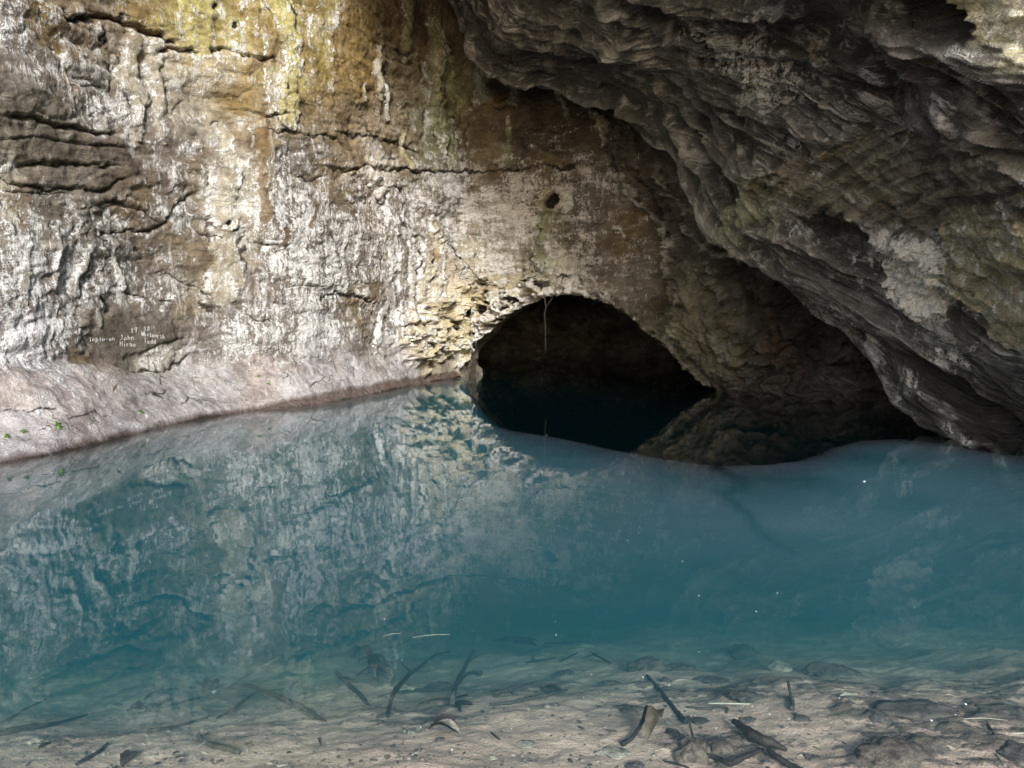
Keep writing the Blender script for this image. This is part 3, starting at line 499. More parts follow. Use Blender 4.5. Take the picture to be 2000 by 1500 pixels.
mask = np.stack([np.clip(white, 0, 1.1), np.clip(crev, 0, 1.2), np.clip(wet, 0, 1), np.clip(dark, 0, 1)], -1)
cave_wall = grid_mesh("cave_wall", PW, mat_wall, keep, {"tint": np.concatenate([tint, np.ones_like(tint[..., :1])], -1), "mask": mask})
cave_wall["kind"] = "structure"

# passage behind the arch: sleeve and dim chamber
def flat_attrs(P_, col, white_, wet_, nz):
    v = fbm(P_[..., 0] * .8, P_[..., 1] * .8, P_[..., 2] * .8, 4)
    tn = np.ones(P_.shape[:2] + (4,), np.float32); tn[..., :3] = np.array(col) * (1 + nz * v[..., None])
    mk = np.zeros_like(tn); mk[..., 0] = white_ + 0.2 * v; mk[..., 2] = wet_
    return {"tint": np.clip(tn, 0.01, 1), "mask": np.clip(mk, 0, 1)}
def wall_point(u, v):
    i = np.clip(np.searchsorted(s_arc, u), 0, len(s_arc) - 1); j = np.clip(np.searchsorted(ZV, v), 0, len(ZV) - 1); return P[i, j], np.array([nrm[i, 0], nrm[i, 1], 0])
ol, _ = resample(np.array(arch), 260); cen = np.array([ol[:, 0].mean(), 0.2])
rings = []
for dep_, ex in ((0.08, 0.22), (0.22, 0.10), (0.45, 0.05), (0.9, 0.16), (1.5, 0.5), (2.3, 1.0)):
    r_ = []
    for u_, v_ in ol:
        dvec = np.array([u_, v_]) - cen; dvec /= np.linalg.norm(dvec) + 1e-6; uu, vv = np.array([u_, v_]) + dvec * ex
        b_, n_ = wall_point(uu, vv); r_.append(b_ - np.array([-0.42, -0.9, 0]) * dep_)
    rings.append(r_)
SLV = catmull(np.array(rings), 60)
nz = fbm(SLV[..., 0] * 2.2, SLV[..., 1] * 2.2, SLV[..., 2] * 2.2, 5, .55); SLV += grid_normals(SLV) * (0.10 * nz * np.linspace(.3, 1, 60)[:, None])[..., None]
th = np.linspace(0, 2 * math.pi, 360); ph = np.linspace(-0.35, math.pi / 2, 130)
TH, PH = np.meshgrid(th, ph, indexing='ij')
CH = np.stack([2.6 + 5.3 * np.cos(TH) * np.cos(PH), 20.6 + 6.4 * np.sin(TH) * np.cos(PH), 3.3 * np.sin(PH)], -1)
nz = fbm(CH[..., 0] * .7, CH[..., 1] * .7, CH[..., 2] * 1.4, 5, .55) - 0.6 * ridged(CH[..., 0] * .9, CH[..., 1] * .9, CH[..., 2] * 2.0, 3)
CH += np.stack([np.cos(TH) * np.cos(PH), np.sin(TH) * np.cos(PH), np.sin(PH)], -1) * (0.55 * nz)[..., None]
sd = (CH[..., 0] + 1.05) * (-0.51) + (CH[..., 1] - 17.55) * (-0.86)          # in front of the arch wall
kp = (sd < -0.9)[:-1, :-1]
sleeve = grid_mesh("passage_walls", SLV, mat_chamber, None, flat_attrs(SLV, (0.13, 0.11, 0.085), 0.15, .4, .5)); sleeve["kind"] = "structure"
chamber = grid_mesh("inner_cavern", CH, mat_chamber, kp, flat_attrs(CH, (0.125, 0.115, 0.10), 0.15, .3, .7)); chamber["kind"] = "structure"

# ------------------------------------------------------------------ the overhang: roof and right flank
def A3(*v): return np.array(v, float)
OVC = [  # columns follow the lower edge from the far upper left down to the water; rows: behind, edge, three steps towards the viewer, the outer cliff
    [A3(-9, 16, 13), A3(-7.5, 12.5, 10.5), A3(-7.5, 10.5, 10.8), A3(-7.5, 8, 11.3), A3(-7.5, 6, 12.5), A3(-7.5, 5, 16)],
    [A3(-3, 18, 11), A3(-3, 15.5, 9.6), A3(-2.5, 13, 9.4), A3(-2, 10, 9.8), A3(-1.5, 7.5, 10.5), A3(-1, 6, 15)],
    [at(880, -90, 18.5), at(860, -60, 16.6), at(930, -150, 13.6), A3(-0.4, 10.8, 8.3), A3(0.2, 8.0, 9.0), A3(0.6, 6, 14)],
    [at(960, -10, 18.5), at(935, 110, 16.4), at(1010, 0, 13.4), at(1100, -160, 11), at(1220, -420, 8.2), A3(2.0, 5.5, 13)],
    [at(1080, 40, 17.5), at(1060, 168, 15.6), at(1120, 70, 13.0), at(1230, -50, 10.6), at(1420, -380, 7.6), A3(3.2, 5.0, 12)],
    [at(1230, 100, 16.5), at(1225, 215, 14.4), at(1300, 120, 11.8), at(1430, 0, 9.7), at(1660, -300, 7.0), A3(4.2, 4.6, 11)],
    [at(1360, 220, 15.5), at(1340, 320, 13.2), at(1440, 215, 10.9), at(1600, 80, 9.0), at(1880, -170, 6.6), A3(5.2, 4.2, 10)],
    [at(1440, 380, 14.5), at(1405, 435, 12.3), at(1520, 330, 10.4), at(1700, 200, 8.7), at(2020, -60, 6.3), A3(6.2, 3.9, 9)],
    [at(1560, 470, 13.5), at(1500, 520, 11.6), at(1600, 430, 10.1), at(1770, 330, 8.6), at(2120, 110, 6.2), A3(7, 3.6, 8)],
    [at(1680, 570, 13.0), at(1610, 615, 11.0), at(1690, 540, 9.9), at(1830, 455, 8.6), at(2200, 280, 6.2), A3(7.6, 3.3, 7)],
    [at(1790, 650, 12.5), at(1710, 700, 10.4), at(1780, 630, 9.6), at(1900, 560, 8.5), at(2270, 430, 6.2), A3(8.0, 3.0, 6)],
    [at(1900, 740, 12.0), at(1805, 797, 9.9), at(1870, 730, 9.3), at(1980, 660, 8.4), at(2340, 560, 6.2), A3(8.2, 2.8, 5)],
    [at(2000, 830, 11.0), at(1885, 858, 9.4), at(1945, 820, 9.0), at(2060, 760, 8.2), at(2420, 700, 6.2), A3(8.2, 2.5, 4)],
    [at(2100, 910, 10.0), at(1960, 905, 9.0), at(2010, 880, 8.7), at(2140, 860, 8.0), at(2500, 880, 6.2), A3(8.2, 2.3, 2)],
    [at(2150, 1100, 9.5), at(2010, 1120, 8.8), at(2060, 1110, 8.5), at(2200, 1110, 7.9), at(2600, 1250, 6.0), A3(8.2, 2.0, -1)]]
CG = np.array(OVC)
B = catmull(catmull(CG, 1000, 0), 620, 1)
for _ in range(25):
    B[1:-1] = 0.25 * B[:-2] + 0.5 * B[1:-1] + 0.25 * B[2:]
for _ in range(90):
    B[:, 1:-1] = 0.25 * B[:, :-2] + 0.5 * B[:, 1:-1] + 0.25 * B[:, 2:]
R = Surf(B)
ck = R.N[500, 300] @ (A3(0, 0, 1.6) - B[500, 300])
if ck < 0: R.N = -R.N
for _ in range(60):
    R.N[1:-1] = 0.25 * R.N[:-2] + 0.5 * R.N[1:-1] + 0.25 * R.N[2:]; R.N[:, 1:-1] = 0.25 * R.N[:, :-2] + 0.5 * R.N[:, 1:-1] + 0.25 * R.N[:, 2:]
R.N /= np.linalg.norm(R.N, axis=-1, keepdims=True)
R.wobble(2.5); R.wob2 = [fbm(R.U * .45, R.V * .45, 13.0, 2, .4), fbm(R.U * .45, R.V * .45, 29.0, 2, .4)]
U, V = R.U, R.V
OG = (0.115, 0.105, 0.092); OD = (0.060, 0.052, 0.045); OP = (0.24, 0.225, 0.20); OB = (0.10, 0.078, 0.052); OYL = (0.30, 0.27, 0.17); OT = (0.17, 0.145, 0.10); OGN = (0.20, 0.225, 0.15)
OYB = (0.70, 0.62, 0.40)  # yellow rock, brightened so that it looks lit
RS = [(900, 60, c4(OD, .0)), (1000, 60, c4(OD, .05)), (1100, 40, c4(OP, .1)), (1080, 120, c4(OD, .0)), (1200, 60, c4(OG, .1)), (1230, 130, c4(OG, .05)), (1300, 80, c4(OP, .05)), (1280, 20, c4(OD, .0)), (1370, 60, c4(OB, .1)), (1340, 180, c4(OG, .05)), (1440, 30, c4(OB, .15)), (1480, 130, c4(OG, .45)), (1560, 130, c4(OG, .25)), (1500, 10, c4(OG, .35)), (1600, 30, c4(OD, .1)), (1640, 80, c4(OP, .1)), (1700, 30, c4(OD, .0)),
      (1420, 260, c4(OG, .0)), (1490, 220, c4(OD, .1)), (1560, 220, c4(OD, .15)), (1640, 140, c4(OD, .05)), (1750, 120, c4(OG, .1)), (1820, 60, c4(OD, .0)), (1850, 130, c4(OG, .0)), (1950, 130, c4(OD, .0)), (1960, 40, c4((1.5, 1.4, 0.8), .9)), (1900, 20, c4((1.5, 1.4, 0.8), .9)), (1830, 10, c4(OG, .1)), (1800, 200, c4(OP, .05)), (1900, 240, c4(OG, .05)), (1980, 260, c4(OG, .05)), (1700, 200, c4(OB, .05)), (1640, 230, c4(OG, .05)), (1720, 260, c4(OB, .0)), (1850, 300, c4(OT, .05)),  # the brightest samples paint sunlight onto the upper right corner
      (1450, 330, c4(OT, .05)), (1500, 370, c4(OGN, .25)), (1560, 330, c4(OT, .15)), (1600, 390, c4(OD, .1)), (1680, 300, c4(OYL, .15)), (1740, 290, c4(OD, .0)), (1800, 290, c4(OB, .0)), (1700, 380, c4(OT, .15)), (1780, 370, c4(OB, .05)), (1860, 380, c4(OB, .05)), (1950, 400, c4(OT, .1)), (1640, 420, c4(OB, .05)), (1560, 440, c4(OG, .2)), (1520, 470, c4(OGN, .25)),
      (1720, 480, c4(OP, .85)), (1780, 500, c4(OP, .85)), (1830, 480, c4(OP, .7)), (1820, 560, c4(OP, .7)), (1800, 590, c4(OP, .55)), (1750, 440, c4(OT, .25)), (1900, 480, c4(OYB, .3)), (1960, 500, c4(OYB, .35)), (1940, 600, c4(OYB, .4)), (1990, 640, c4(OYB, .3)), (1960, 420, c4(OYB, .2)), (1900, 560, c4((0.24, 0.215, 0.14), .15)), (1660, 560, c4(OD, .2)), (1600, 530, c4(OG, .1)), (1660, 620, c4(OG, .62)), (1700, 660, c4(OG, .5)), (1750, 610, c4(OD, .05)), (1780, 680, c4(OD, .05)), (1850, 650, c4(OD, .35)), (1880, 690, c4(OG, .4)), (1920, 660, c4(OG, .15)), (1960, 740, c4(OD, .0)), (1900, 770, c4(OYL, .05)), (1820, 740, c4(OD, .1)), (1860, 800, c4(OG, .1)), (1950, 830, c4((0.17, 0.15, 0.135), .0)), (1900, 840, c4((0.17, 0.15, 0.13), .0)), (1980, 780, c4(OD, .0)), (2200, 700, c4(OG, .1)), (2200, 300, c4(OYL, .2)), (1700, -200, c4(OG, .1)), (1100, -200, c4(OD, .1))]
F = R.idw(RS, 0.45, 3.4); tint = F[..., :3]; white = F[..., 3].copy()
crev = np.zeros_like(white)
# folds run down the flank, along the lower edge; measured in the rock's own 3-D frame
e1 = at(1710, 700, 10.4) - at(1225, 215, 14.4); e1 /= np.linalg.norm(e1); e2 = np.cross(e1, [0, 0, 1.0]); e2 /= np.linalg.norm(e2); e3 = np.cross(e1, e2)
FA, FB_, FC = [(B @ e).astype(np.float32) for e in (e1, e2, e3)]
w1 = fbm(FA * .3, FB_ * .3, FC * .3, 2, .4, 5.0); w2 = fbm(FA * .3, FB_ * .3, FC * .3, 2, .4, 25.0); w3 = fbm(FA * .9, FB_ * .9, FC * .9, 2, .5, 45.0)
jl = 124; VL = np.concatenate([np.zeros((1000, 1)), np.cumsum(np.linalg.norm(np.diff(B, axis=1), axis=-1), axis=1)], 1); VL = (VL - VL[:, jl:jl + 1]).astype(np.float32); UA = R.U
fold = ridged(UA * .13 + .25 * w1, VL * .85 + .55 * w1 + .15 * w3, 0.0, 3, .42, 3.0)
fold2 = ridged(UA * .30 + .4 * w2, VL * 2.6 + 1.3 * w2 + .35 * w3, 0.0, 4, .5, 8.0)
fold3 = ridged(UA * .55 + .4 * w3, VL * 6.0 + 2.5 * w2 + 1.1 * w3, 0.0, 3, .5, 18.0); fold4 = ridged(UA * 1.2 + .6 * w3, VL * 13 + 4 * w2 + 2.2 * w3, 0.0, 2, .5, 28.0)
lump = fbm(FA * .35, FB_ * .5, FC * .5, 3, .5, 6.0)
mid = fbm(FA * .8 + w3, FB_ * 2.0 + w1, FC * 2.0 + w2, 4, .5, 14.0)
p3 = noise3(FA * .9 + w3, FB_ * 1.6, FC * 1.6); pit = sstep(.38, .62, p3)
fin = fbm(FA * 3.5, FB_ * 9, FC * 9, 3, .55, 44.0)
tz = np.linspace(0, 1, 1000)[:, None] + 0 * FA
mid = .5 * mid + .5 * fbm(UA * .7 + w3, VL * 2.2 + w1, 0.0, 4, .5, 17.0)
fin = .5 * fin + .5 * fbm(UA * 2.2, VL * 8 + w3, 0.0, 3, .55, 54.0)
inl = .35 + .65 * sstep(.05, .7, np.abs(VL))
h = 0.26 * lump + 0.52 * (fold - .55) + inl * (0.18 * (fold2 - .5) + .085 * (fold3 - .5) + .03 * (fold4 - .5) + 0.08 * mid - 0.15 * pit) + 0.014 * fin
# pale flowstone on the crests, troughs painted dark: light contrast put into colour
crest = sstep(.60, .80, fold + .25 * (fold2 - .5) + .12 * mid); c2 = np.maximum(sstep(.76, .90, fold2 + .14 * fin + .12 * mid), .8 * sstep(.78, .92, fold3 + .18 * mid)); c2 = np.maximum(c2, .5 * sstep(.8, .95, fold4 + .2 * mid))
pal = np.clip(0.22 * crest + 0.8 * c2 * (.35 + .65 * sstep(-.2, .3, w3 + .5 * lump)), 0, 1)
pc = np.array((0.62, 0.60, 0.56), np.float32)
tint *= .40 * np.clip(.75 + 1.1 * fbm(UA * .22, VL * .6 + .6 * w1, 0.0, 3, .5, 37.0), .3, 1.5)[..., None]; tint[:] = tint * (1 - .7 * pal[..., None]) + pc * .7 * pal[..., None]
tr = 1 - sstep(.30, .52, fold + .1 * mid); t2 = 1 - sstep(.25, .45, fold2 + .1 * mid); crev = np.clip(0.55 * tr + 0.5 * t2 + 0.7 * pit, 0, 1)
RIDGE = [([(1225, 0), (1268, 75), (1275, 150), (1300, 220), (1350, 290), (1378, 360), (1400, 430), (1450, 470), (1500, 520)], 20, .30, (0.30, 0.285, 0.26), .7, .0),
         ([(1270, 10), (1330, 70), (1380, 120), (1420, 190)], 9, .16, (0.28, 0.27, 0.25), .6, .0), ([(1350, 40), (1400, 70), (1450, 110), (1500, 180), (1545, 250)], 8, .16, (0.25, 0.24, 0.22), .6, .0), ([(1680, 20), (1710, 70), (1722, 110), (1690, 125)], 6, .15, (0.33, 0.31, 0.28), .7, .0), ([(1580, 50), (1610, 110), (1640, 180), (1620, 250)], 8, .18, (0.26, 0.24, 0.21), .6, .0),
         ([(1015, 0), (1000, 60), (1040, 110), (1080, 150)], 16, .30, (0.26, 0.25, 0.23), .6, .0), ([(1080, 20), (1110, 40), (1090, 80), (1120, 120), (1180, 145)], 12, .25, (0.30, 0.29, 0.27), .7, .0), ([(1150, 20), (1220, 15), (1240, 60), (1200, 90), (1250, 110)], 12, .22, (0.32, 0.31, 0.29), .7, .0), ([(900, 20), (930, 90), (970, 150), (985, 180)], 12, .2, (0.18, 0.17, 0.15), .5, .0),
         ([(1470, 340), (1490, 390), (1520, 440), (1560, 490)], 16, .22, (0.30, 0.32, 0.21), .6, .1), ([(1500, 345), (1580, 310), (1680, 285), (1710, 245)], 8, .20, (0.19, 0.13, 0.08), .5, .0), ([(1470, 350), (1560, 358), (1660, 350), (1780, 330), (1860, 330)], 8, .18, (0.21, 0.15, 0.09), .5, .0), ([(1660, 365), (1660, 400), (1690, 450), (1720, 520), (1740, 560)], 8, .14, (0.30, 0.28, 0.24), .6, .05), ([(1830, 180), (1900, 230), (1960, 300)], 14, .2, (0.24, 0.23, 0.2), .6, .0), ([(1800, 130), (1880, 140), (1960, 200)], 12, .18, (0.2, 0.19, 0.17), .6, .0)]
for pts, w_, rel, colr, cs, dw in RIDGE:
    Wn, d, a = R.line3(pts, w_); g = (1 - sstep(.4, 1.3, d)) * sstep(0, .15, a) * (1 - sstep(.85, 1, a))
    gm = g * np.clip(.45 + 1.6 * fin[Wn] + .9 * (fold3[Wn] - .55), 0, 1)
    h[Wn] += rel * sstep(0, .25, a) * (1 - sstep(.75, 1, a)) * np.sqrt(np.clip(1 - (d / 1.4) ** 2, 0, 1)) * .26 * (1 + .4 * mid[Wn])
    tint[Wn] = tint[Wn] * (1 - (cs * gm)[..., None]) + 1.6 * np.array(colr, np.float32) * (cs * gm)[..., None]; crev[Wn] *= 1 - .6 * gm
# glittering crystal patches
for pts, k_ in (([(1400, 90), (1500, 60), (1560, 110), (1580, 180), (1520, 220), (1440, 170)], .62), ([(1620, 560), (1680, 590), (1740, 660), (1760, 700), (1700, 690), (1650, 640)], .72), ([(1840, 650), (1880, 680), (1890, 720), (1850, 700)], .6), ([(1470, 0), (1540, 0), (1540, 25), (1480, 20)], .6), ([(1900, 640), (1930, 660), (1920, 700), (1900, 690)], .55)):
    Wn, g = R.area(pts, 18); white[Wn] = np.maximum(white[Wn], k_ * g)
# blocky pale crust
for pts in ([(1690, 440), (1740, 435), (1760, 470), (1790, 455), (1840, 480), (1850, 540), (1840, 600), (1810, 620), (1780, 590), (1740, 570), (1720, 510)],):
    Wn, g = R.area(pts, 14); X_ = B[Wn]; h[Wn] = h[Wn] * (1 - .5 * g) + g * (.10 + .14 * fbm(X_[..., 0] * 3.5, X_[..., 1] * 3.5, X_[..., 2] * 3.5, 4, .6, 71.0)); tint[Wn] = tint[Wn] * (1 - .8 * g[..., None]) + np.array((.62, .58, .53), np.float32) * .8 * g[..., None]; crev[Wn] *= 1 - .7 * g; white[Wn] = np.maximum(white[Wn], g * 1.3)
for pts, colr, w_ in (([(1815, -60), (1828, 12), (1870, 50), (1905, 72), (1945, 80), (1990, 105), (2100, 130), (2200, -60)], (.85, .80, .50), .45), ([(1850, 420), (1900, 400), (2000, 430), (2150, 500), (2150, 760), (2000, 720), (1940, 660), (1880, 590), (1850, 520)], (.50, .44, .28), .3), ([(1468, 350), (1500, 350), (1515, 400), (1508, 440), (1535, 500), (1520, 505), (1490, 450)], (.25, .25, .165), .2)):  # sunlight painted as a pale corner, yellow flank brightened as if lit, green rock
    Wn, g = R.area(pts, 16); X_ = B[Wn]; n_ = fbm(X_[..., 0] * 2.6, X_[..., 1] * 2.6, X_[..., 2] * 2.6, 4, .55, 88.0); tint[Wn] = tint[Wn] * (1 - .85 * g[..., None]) + np.array(colr, np.float32) * (.85 * g * (1 + .5 * n_))[..., None]; white[Wn] = white[Wn] * (1 - .7 * g) + w_ * g; crev[Wn] *= 1 - .8 * g; h[Wn] = h[Wn] * (1 - .35 * g) + g * (.10 * n_ + .05)
# streaked face under the shelf
Wn, g = R.area([(1480, 350), (1600, 300), (1720, 250), (1900, 270), (2000, 330), (2000, 420), (1850, 450), (1700, 440), (1560, 430), (1500, 400)], 25)
sk = fbm(UA[Wn] * 6.5 + .5 * w3[Wn], VL[Wn] * .9, 0.0, 4, .6, 66.0); h[Wn] = h[Wn] * (1 - .7 * g) + g * .05 * sk
sc3_ = np.clip(.5 + 1.1 * sk, 0, 1)[..., None]; tint[Wn] = tint[Wn] * (1 - .6 * g[..., None]) + .6 * g[..., None] * (np.array((.05, .04, .03), np.float32) * (1 - sc3_) + np.array((.26, .23, .16), np.float32) * sc3_); crev[Wn] *= 1 - .6 * g
wet = np.clip(0.75 + 0.5 * lump, 0.2, 1.0)
lowb = sstep(-.2, .3, B[..., 2]); white *= lowb
h *= (0.35 + 0.65 * sstep(0, 60, np.arange(1000)))[:, None]
RD = B + R.N * h[..., None]
mask = np.stack([np.clip(white, 0, 1), np.clip(crev, 0, 1), wet, np.zeros_like(white)], -1)
flw = np.stack([UA, VL, .5 * w3, np.ones_like(VL)], -1)
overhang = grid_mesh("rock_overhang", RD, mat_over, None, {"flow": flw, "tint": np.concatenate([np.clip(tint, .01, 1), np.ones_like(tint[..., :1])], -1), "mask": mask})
overhang["kind"] = "structure"

# the hill shell behind and above, unseen, added to keep sky light out
hx = np.linspace(-26, 26, 70); ha = np.linspace(0, math.pi, 60)
HX, HA = np.meshgrid(hx, ha, indexing='ij')
HP = np.stack([HX, 17 + 15 * np.cos(HA) * (1 - 0.00 * HX), -4 + 22 * np.sin(HA) + 0 * HX], -1)
HP[..., 2] += 1.2 * fbm(HP[..., 0] * .25, HP[..., 1] * .25, 0, 3)
hk = (HP[..., 1] > 9)[:-1, :-1]
hill = grid_mesh("hill_shell", HP, mat_chamber, hk, flat_attrs(HP, (0.12, 0.12, 0.08), 0.1, 0, .5)); hill["kind"] = "structure"
for sx in (-1, 1):
    g_ = np.array([[(sx * 25.5 + 0 * a, a, b) for b in np.linspace(-4, 20, 12)] for a in np.linspace(9, 33, 12)], float)
    o = grid_mesh("hill_shell_flank", g_, mat_chamber, None, flat_attrs(g_, (0.12, 0.12, 0.08), 0.1, 0, .5)); o["kind"] = "structure"

# ------------------------------------------------------------------ pool bed
def bed_depth(x, y):
    x = np.asarray(x, float); y = np.asarray(y, float)
    yy = y - 0.10 * np.clip(x, -2, 4) + 0.16 * np.clip(-x, 0, 4) * .6
    d = np.interp(yy, [-4, 1.2, 2.0, 2.6, 3.0, 3.3, 3.6, 3.9, 4.2, 4.5, 5, 6, 8, 12, 30], [-0.6, -0.04, 0.03, 0.115, 0.165, 0.22, 0.30, 0.40, 0.50, 0.61, 0.78, 1.1, 1.8, 3.0, 3.4])
    return d
def bed_z(x, y, detail=True):
    x = np.asarray(x, float); y = np.asarray(y, float)
    z = -bed_depth(x, y)
    z = z + (0.025 + 0.05 * sstep(3.0, 4.2, y)) * fbm(x * 1.1, y * 1.1, 1.0, 4, .5) + 0.012 * fbm(x * 5, y * 5, 4.0, 3, .5)
    return z
gx = np.concatenate([np.linspace(-14, -4, 40)[:-1], np.linspace(-4, 4, 420), np.linspace(4, 14, 40)[1:]])
gy = np.concatenate([np.linspace(-6, 1.8, 50)[:-1], np.linspace(1.8, 6, 300), np.linspace(6, 30, 60)[1:]])
GX, GY = np.meshgrid(gx, gy, indexing='ij')
GZ = bed_z(GX, GY) + 0.006 * fbm(GX * 18, GY * 18, 2.0, 2)
def bed_area(pts, soft):
    q_ = [tuple(on_water(x, y, -.15)[:2]) for x, y in pts]; d, _ = seg_dist(GX + .12 * lit1, GY + .12 * lit2, q_ + [q_[0]]); return sstep(-soft, soft, np.where(inside(GX + .12 * lit1, GY + .12 * lit2, q_), d, -d))
lit1 = fbm(GX * 3, GY * 3, 5., 4, .6); lit2 = fbm(GX * 3, GY * 3, 15., 4, .6); lf = fbm(GX * 5, GY * 9, 25., 5, .65)
LIT = np.zeros_like(GX)
for pts, soft, k_ in (([(1620, 1345), (1760, 1330), (1900, 1340), (2080, 1350), (2080, 1520), (1700, 1520), (1640, 1420)], .15, .8), ([(1320, 1440), (1420, 1420), (1560, 1430), (1600, 1520), (1320, 1520)], .08, .8), ([(1220, 1270), (1400, 1280), (1600, 1270), (1780, 1290), (1780, 1340), (1560, 1340), (1400, 1345), (1250, 1325)], .15, .8), ([(1800, 1270), (2100, 1250), (2100, 1340), (1800, 1330)], .2, .7), ([(680, 1300), (900, 1290), (930, 1380), (700, 1370)], .1, .55), ([(940, 1240), (1140, 1240), (1140, 1270), (940, 1270)], .1, .7), ([(-100, 1380), (120, 1380), (300, 1350), (340, 1385), (120, 1420), (-100, 1450)], .1, .5), ([(380, 1320), (640, 1340), (660, 1400), (420, 1390)], .08, .3)):
    LIT = np.maximum(LIT, k_ * bed_area(pts, soft))
LIT = np.clip(LIT * (.75 + 1.6 * lf), 0, 1); GZ = GZ + .012 * LIT * (1 + lf)
la = np.zeros(GX.shape + (4,), np.float32); la[..., 0] = LIT; la[..., 3] = 1
m = NT("sand"); co = m.coord()
n1 = m.noise(co, 3, 5, .6, .5); n2 = m.noise(co, 40, 4, .7); n3 = m.noise(co, 150, 2, .6)
sc_ = m.mix(m.ramp(n1, .35, .65), (0.40, 0.285, 0.215, 1), (0.56, 0.40, 0.30, 1))
sc_ = m.mix(m.ramp(n2, .56, .72), sc_, (0.20, 0.165, 0.13, 1)); sc_ = m.mix(m.ramp(n3, .64, .72), sc_, (0.68, 0.62, 0.54, 1))
lm = m.ramp(m.math('ADD', m.sep(m.attr('litter').outputs[0])[0], m.math('MULTIPLY', m.math('SUBTRACT', n2, 0.5), 1.2)), .30, .62); sc_ = m.mix(m.math('MULTIPLY', lm, .8), sc_, (0.075, 0.062, 0.052, 1))
mat_sand = m.done(m.bsdf(sc_, .9, m.bump(m.math('ADD', n2, m.math('MULTIPLY', n3, .4)), .012), .3))
bed = grid_mesh("pool_bed", np.stack([GX, GY, GZ], -1), mat_sand, None, {"litter": la}); bed["kind"] = "structure"

# ------------------------------------------------------------------ water: clear mirror surface, milky teal body, dust film
wx = np.linspace(-13, 13, 560); wy = np.concatenate([np.linspace(-5, 2, 30)[:-1], np.linspace(2, 14, 420), np.linspace(14, 29, 60)[1:]])
WX, WY = np.meshgrid(wx, wy, indexing='ij')
FB = [on_water(*p)[:2] for p in [(850, 800), (1000, 842), (1100, 858), (1200, 880), (1300, 898), (1400, 912), (1500, 909), (1570, 900), (1620, 880), (1680, 862), (1760, 858), (1850, 868), (1960, 890)]]
FB = np.array(FB); fb_y = np.interp(WX + 0.03 * fbm(WX * 2, WY * 2, 0, 3), FB[:, 0], FB[:, 1])
film = 1 - sstep(-0.03, 0.05, WY - fb_y)
film *= 0.80 + 0.5 * fbm(WX * .8, WY * .8, 3.0, 4, .55)
film *= (.12 + .88 * sstep(3.2, 6.0, WY)) * (.08 + .92 * sstep(-2.8, 0.8, WX))
fc = [tuple(on_water(*p)[:2]) for p in [(1400, 914), (1435, 930), (1448, 948), (1440, 958), (1412, 965), (1440, 990), (1470, 1010), (1475, 1035), (1520, 1065), (1560, 1085), (1610, 1105)]]
dcr, acr = seg_dist(WX + .03 * fbm(WX * 5, WY * 5, 1., 2), WY, fc); film *= 1 - 1.0 * np.exp(-(dcr / (0.075 * (1.3 - acr))) ** 2) * (1 - .7 * acr)
fl = np.zeros(WX.shape + (4,), np.float32); fl[..., 0] = np.clip(film, 0, 1.2); fl[..., 3] = 1
m = NT("pool_water"); co = m.coord()
r1 = m.noise(m.coord((1, 1.6, 1)), 2.2, 2, .5); r2 = m.noise(co, 9, 2, .5)
nb = m.bump(m.math('ADD', r1, m.math('MULTIPLY', r2, .12)), 0.010, 0.06)
gl = m.n("ShaderNodeBsdfGlossy"); gl.inputs["Roughness"].default_value = 0.008; gl.inputs["Color"].default_value = (1, 1, 1, 1); m.set(gl, "Normal", nb)
tr_ = m.n("ShaderNodeBsdfTransparent"); df = m.n("ShaderNodeBsdfDiffuse"); df.inputs["Color"].default_value = (0.42, 0.52, 0.66, 1)
fr = m.n("ShaderNodeFresnel"); fr.inputs["IOR"].default_value = 1.40; m.set(fr, "Normal", nb)
mx1 = m.n("ShaderNodeMixShader"); fa = m.sep(m.attr("film").outputs[0])[0]; m.set(mx1, 0, m.math('MULTIPLY', fa, 0.065)); m.set(mx1, 1, tr_.outputs[0]); m.set(mx1, 2, df.outputs[0])
mx2 = m.n("ShaderNodeMixShader"); ge = m.n('ShaderNodeNewGeometry'); m.set(mx2, 0, m.math('MULTIPLY', fr.outputs[0], m.math('SUBTRACT', 1.0, ge.outputs['Backfacing']))); m.set(mx2, 1, mx1.outputs[0]); m.set(mx2, 2, gl.outputs[0])
mat_water = m.done(mx2.outputs[0])
water = grid_mesh("water", np.stack([WX, WY, 0 * WX], -1), mat_water, None, {"film": fl}); water["kind"] = "structure"
def body_material(name, sc, de, ab, da):
    m = NT(name); vs = m.n("ShaderNodeVolumeScatter"); vs.inputs["Color"].default_value = (*sc, 1); vs.inputs["Density"].default_value = de; vs.inputs["Anisotropy"].default_value = 0.0
    va = m.n("ShaderNodeVolumeAbsorption"); va.inputs["Color"].default_value = (*ab, 1); va.inputs["Density"].default_value = da
    ad = m.n("ShaderNodeAddShader"); m.set(ad, 0, vs.outputs[0]); m.set(ad, 1, va.outputs[0]); m.t.links.new(ad.outputs[0], m.out.inputs["Volume"]); return m.m
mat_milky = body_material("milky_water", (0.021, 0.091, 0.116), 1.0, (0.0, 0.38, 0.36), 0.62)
mat_shade_water = body_material("shade_toned_water", (0.001, 0.004, 0.005), 1.0, (0.0, 0.38, 0.36), 0.62)  # back water barely scatters: its shade is put into the volume's colour
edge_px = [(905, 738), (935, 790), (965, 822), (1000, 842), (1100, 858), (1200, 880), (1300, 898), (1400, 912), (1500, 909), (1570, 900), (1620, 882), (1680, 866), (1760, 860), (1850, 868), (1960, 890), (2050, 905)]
ed = np.array([on_water(*p)[:2] for p in edge_px]); ed = catmull(ed, 160); ed = np.concatenate([[[-13, ed[0, 1] + 1.2], [-2.2, ed[0, 1] + 1.0]], ed, [[13, 7.0]]])
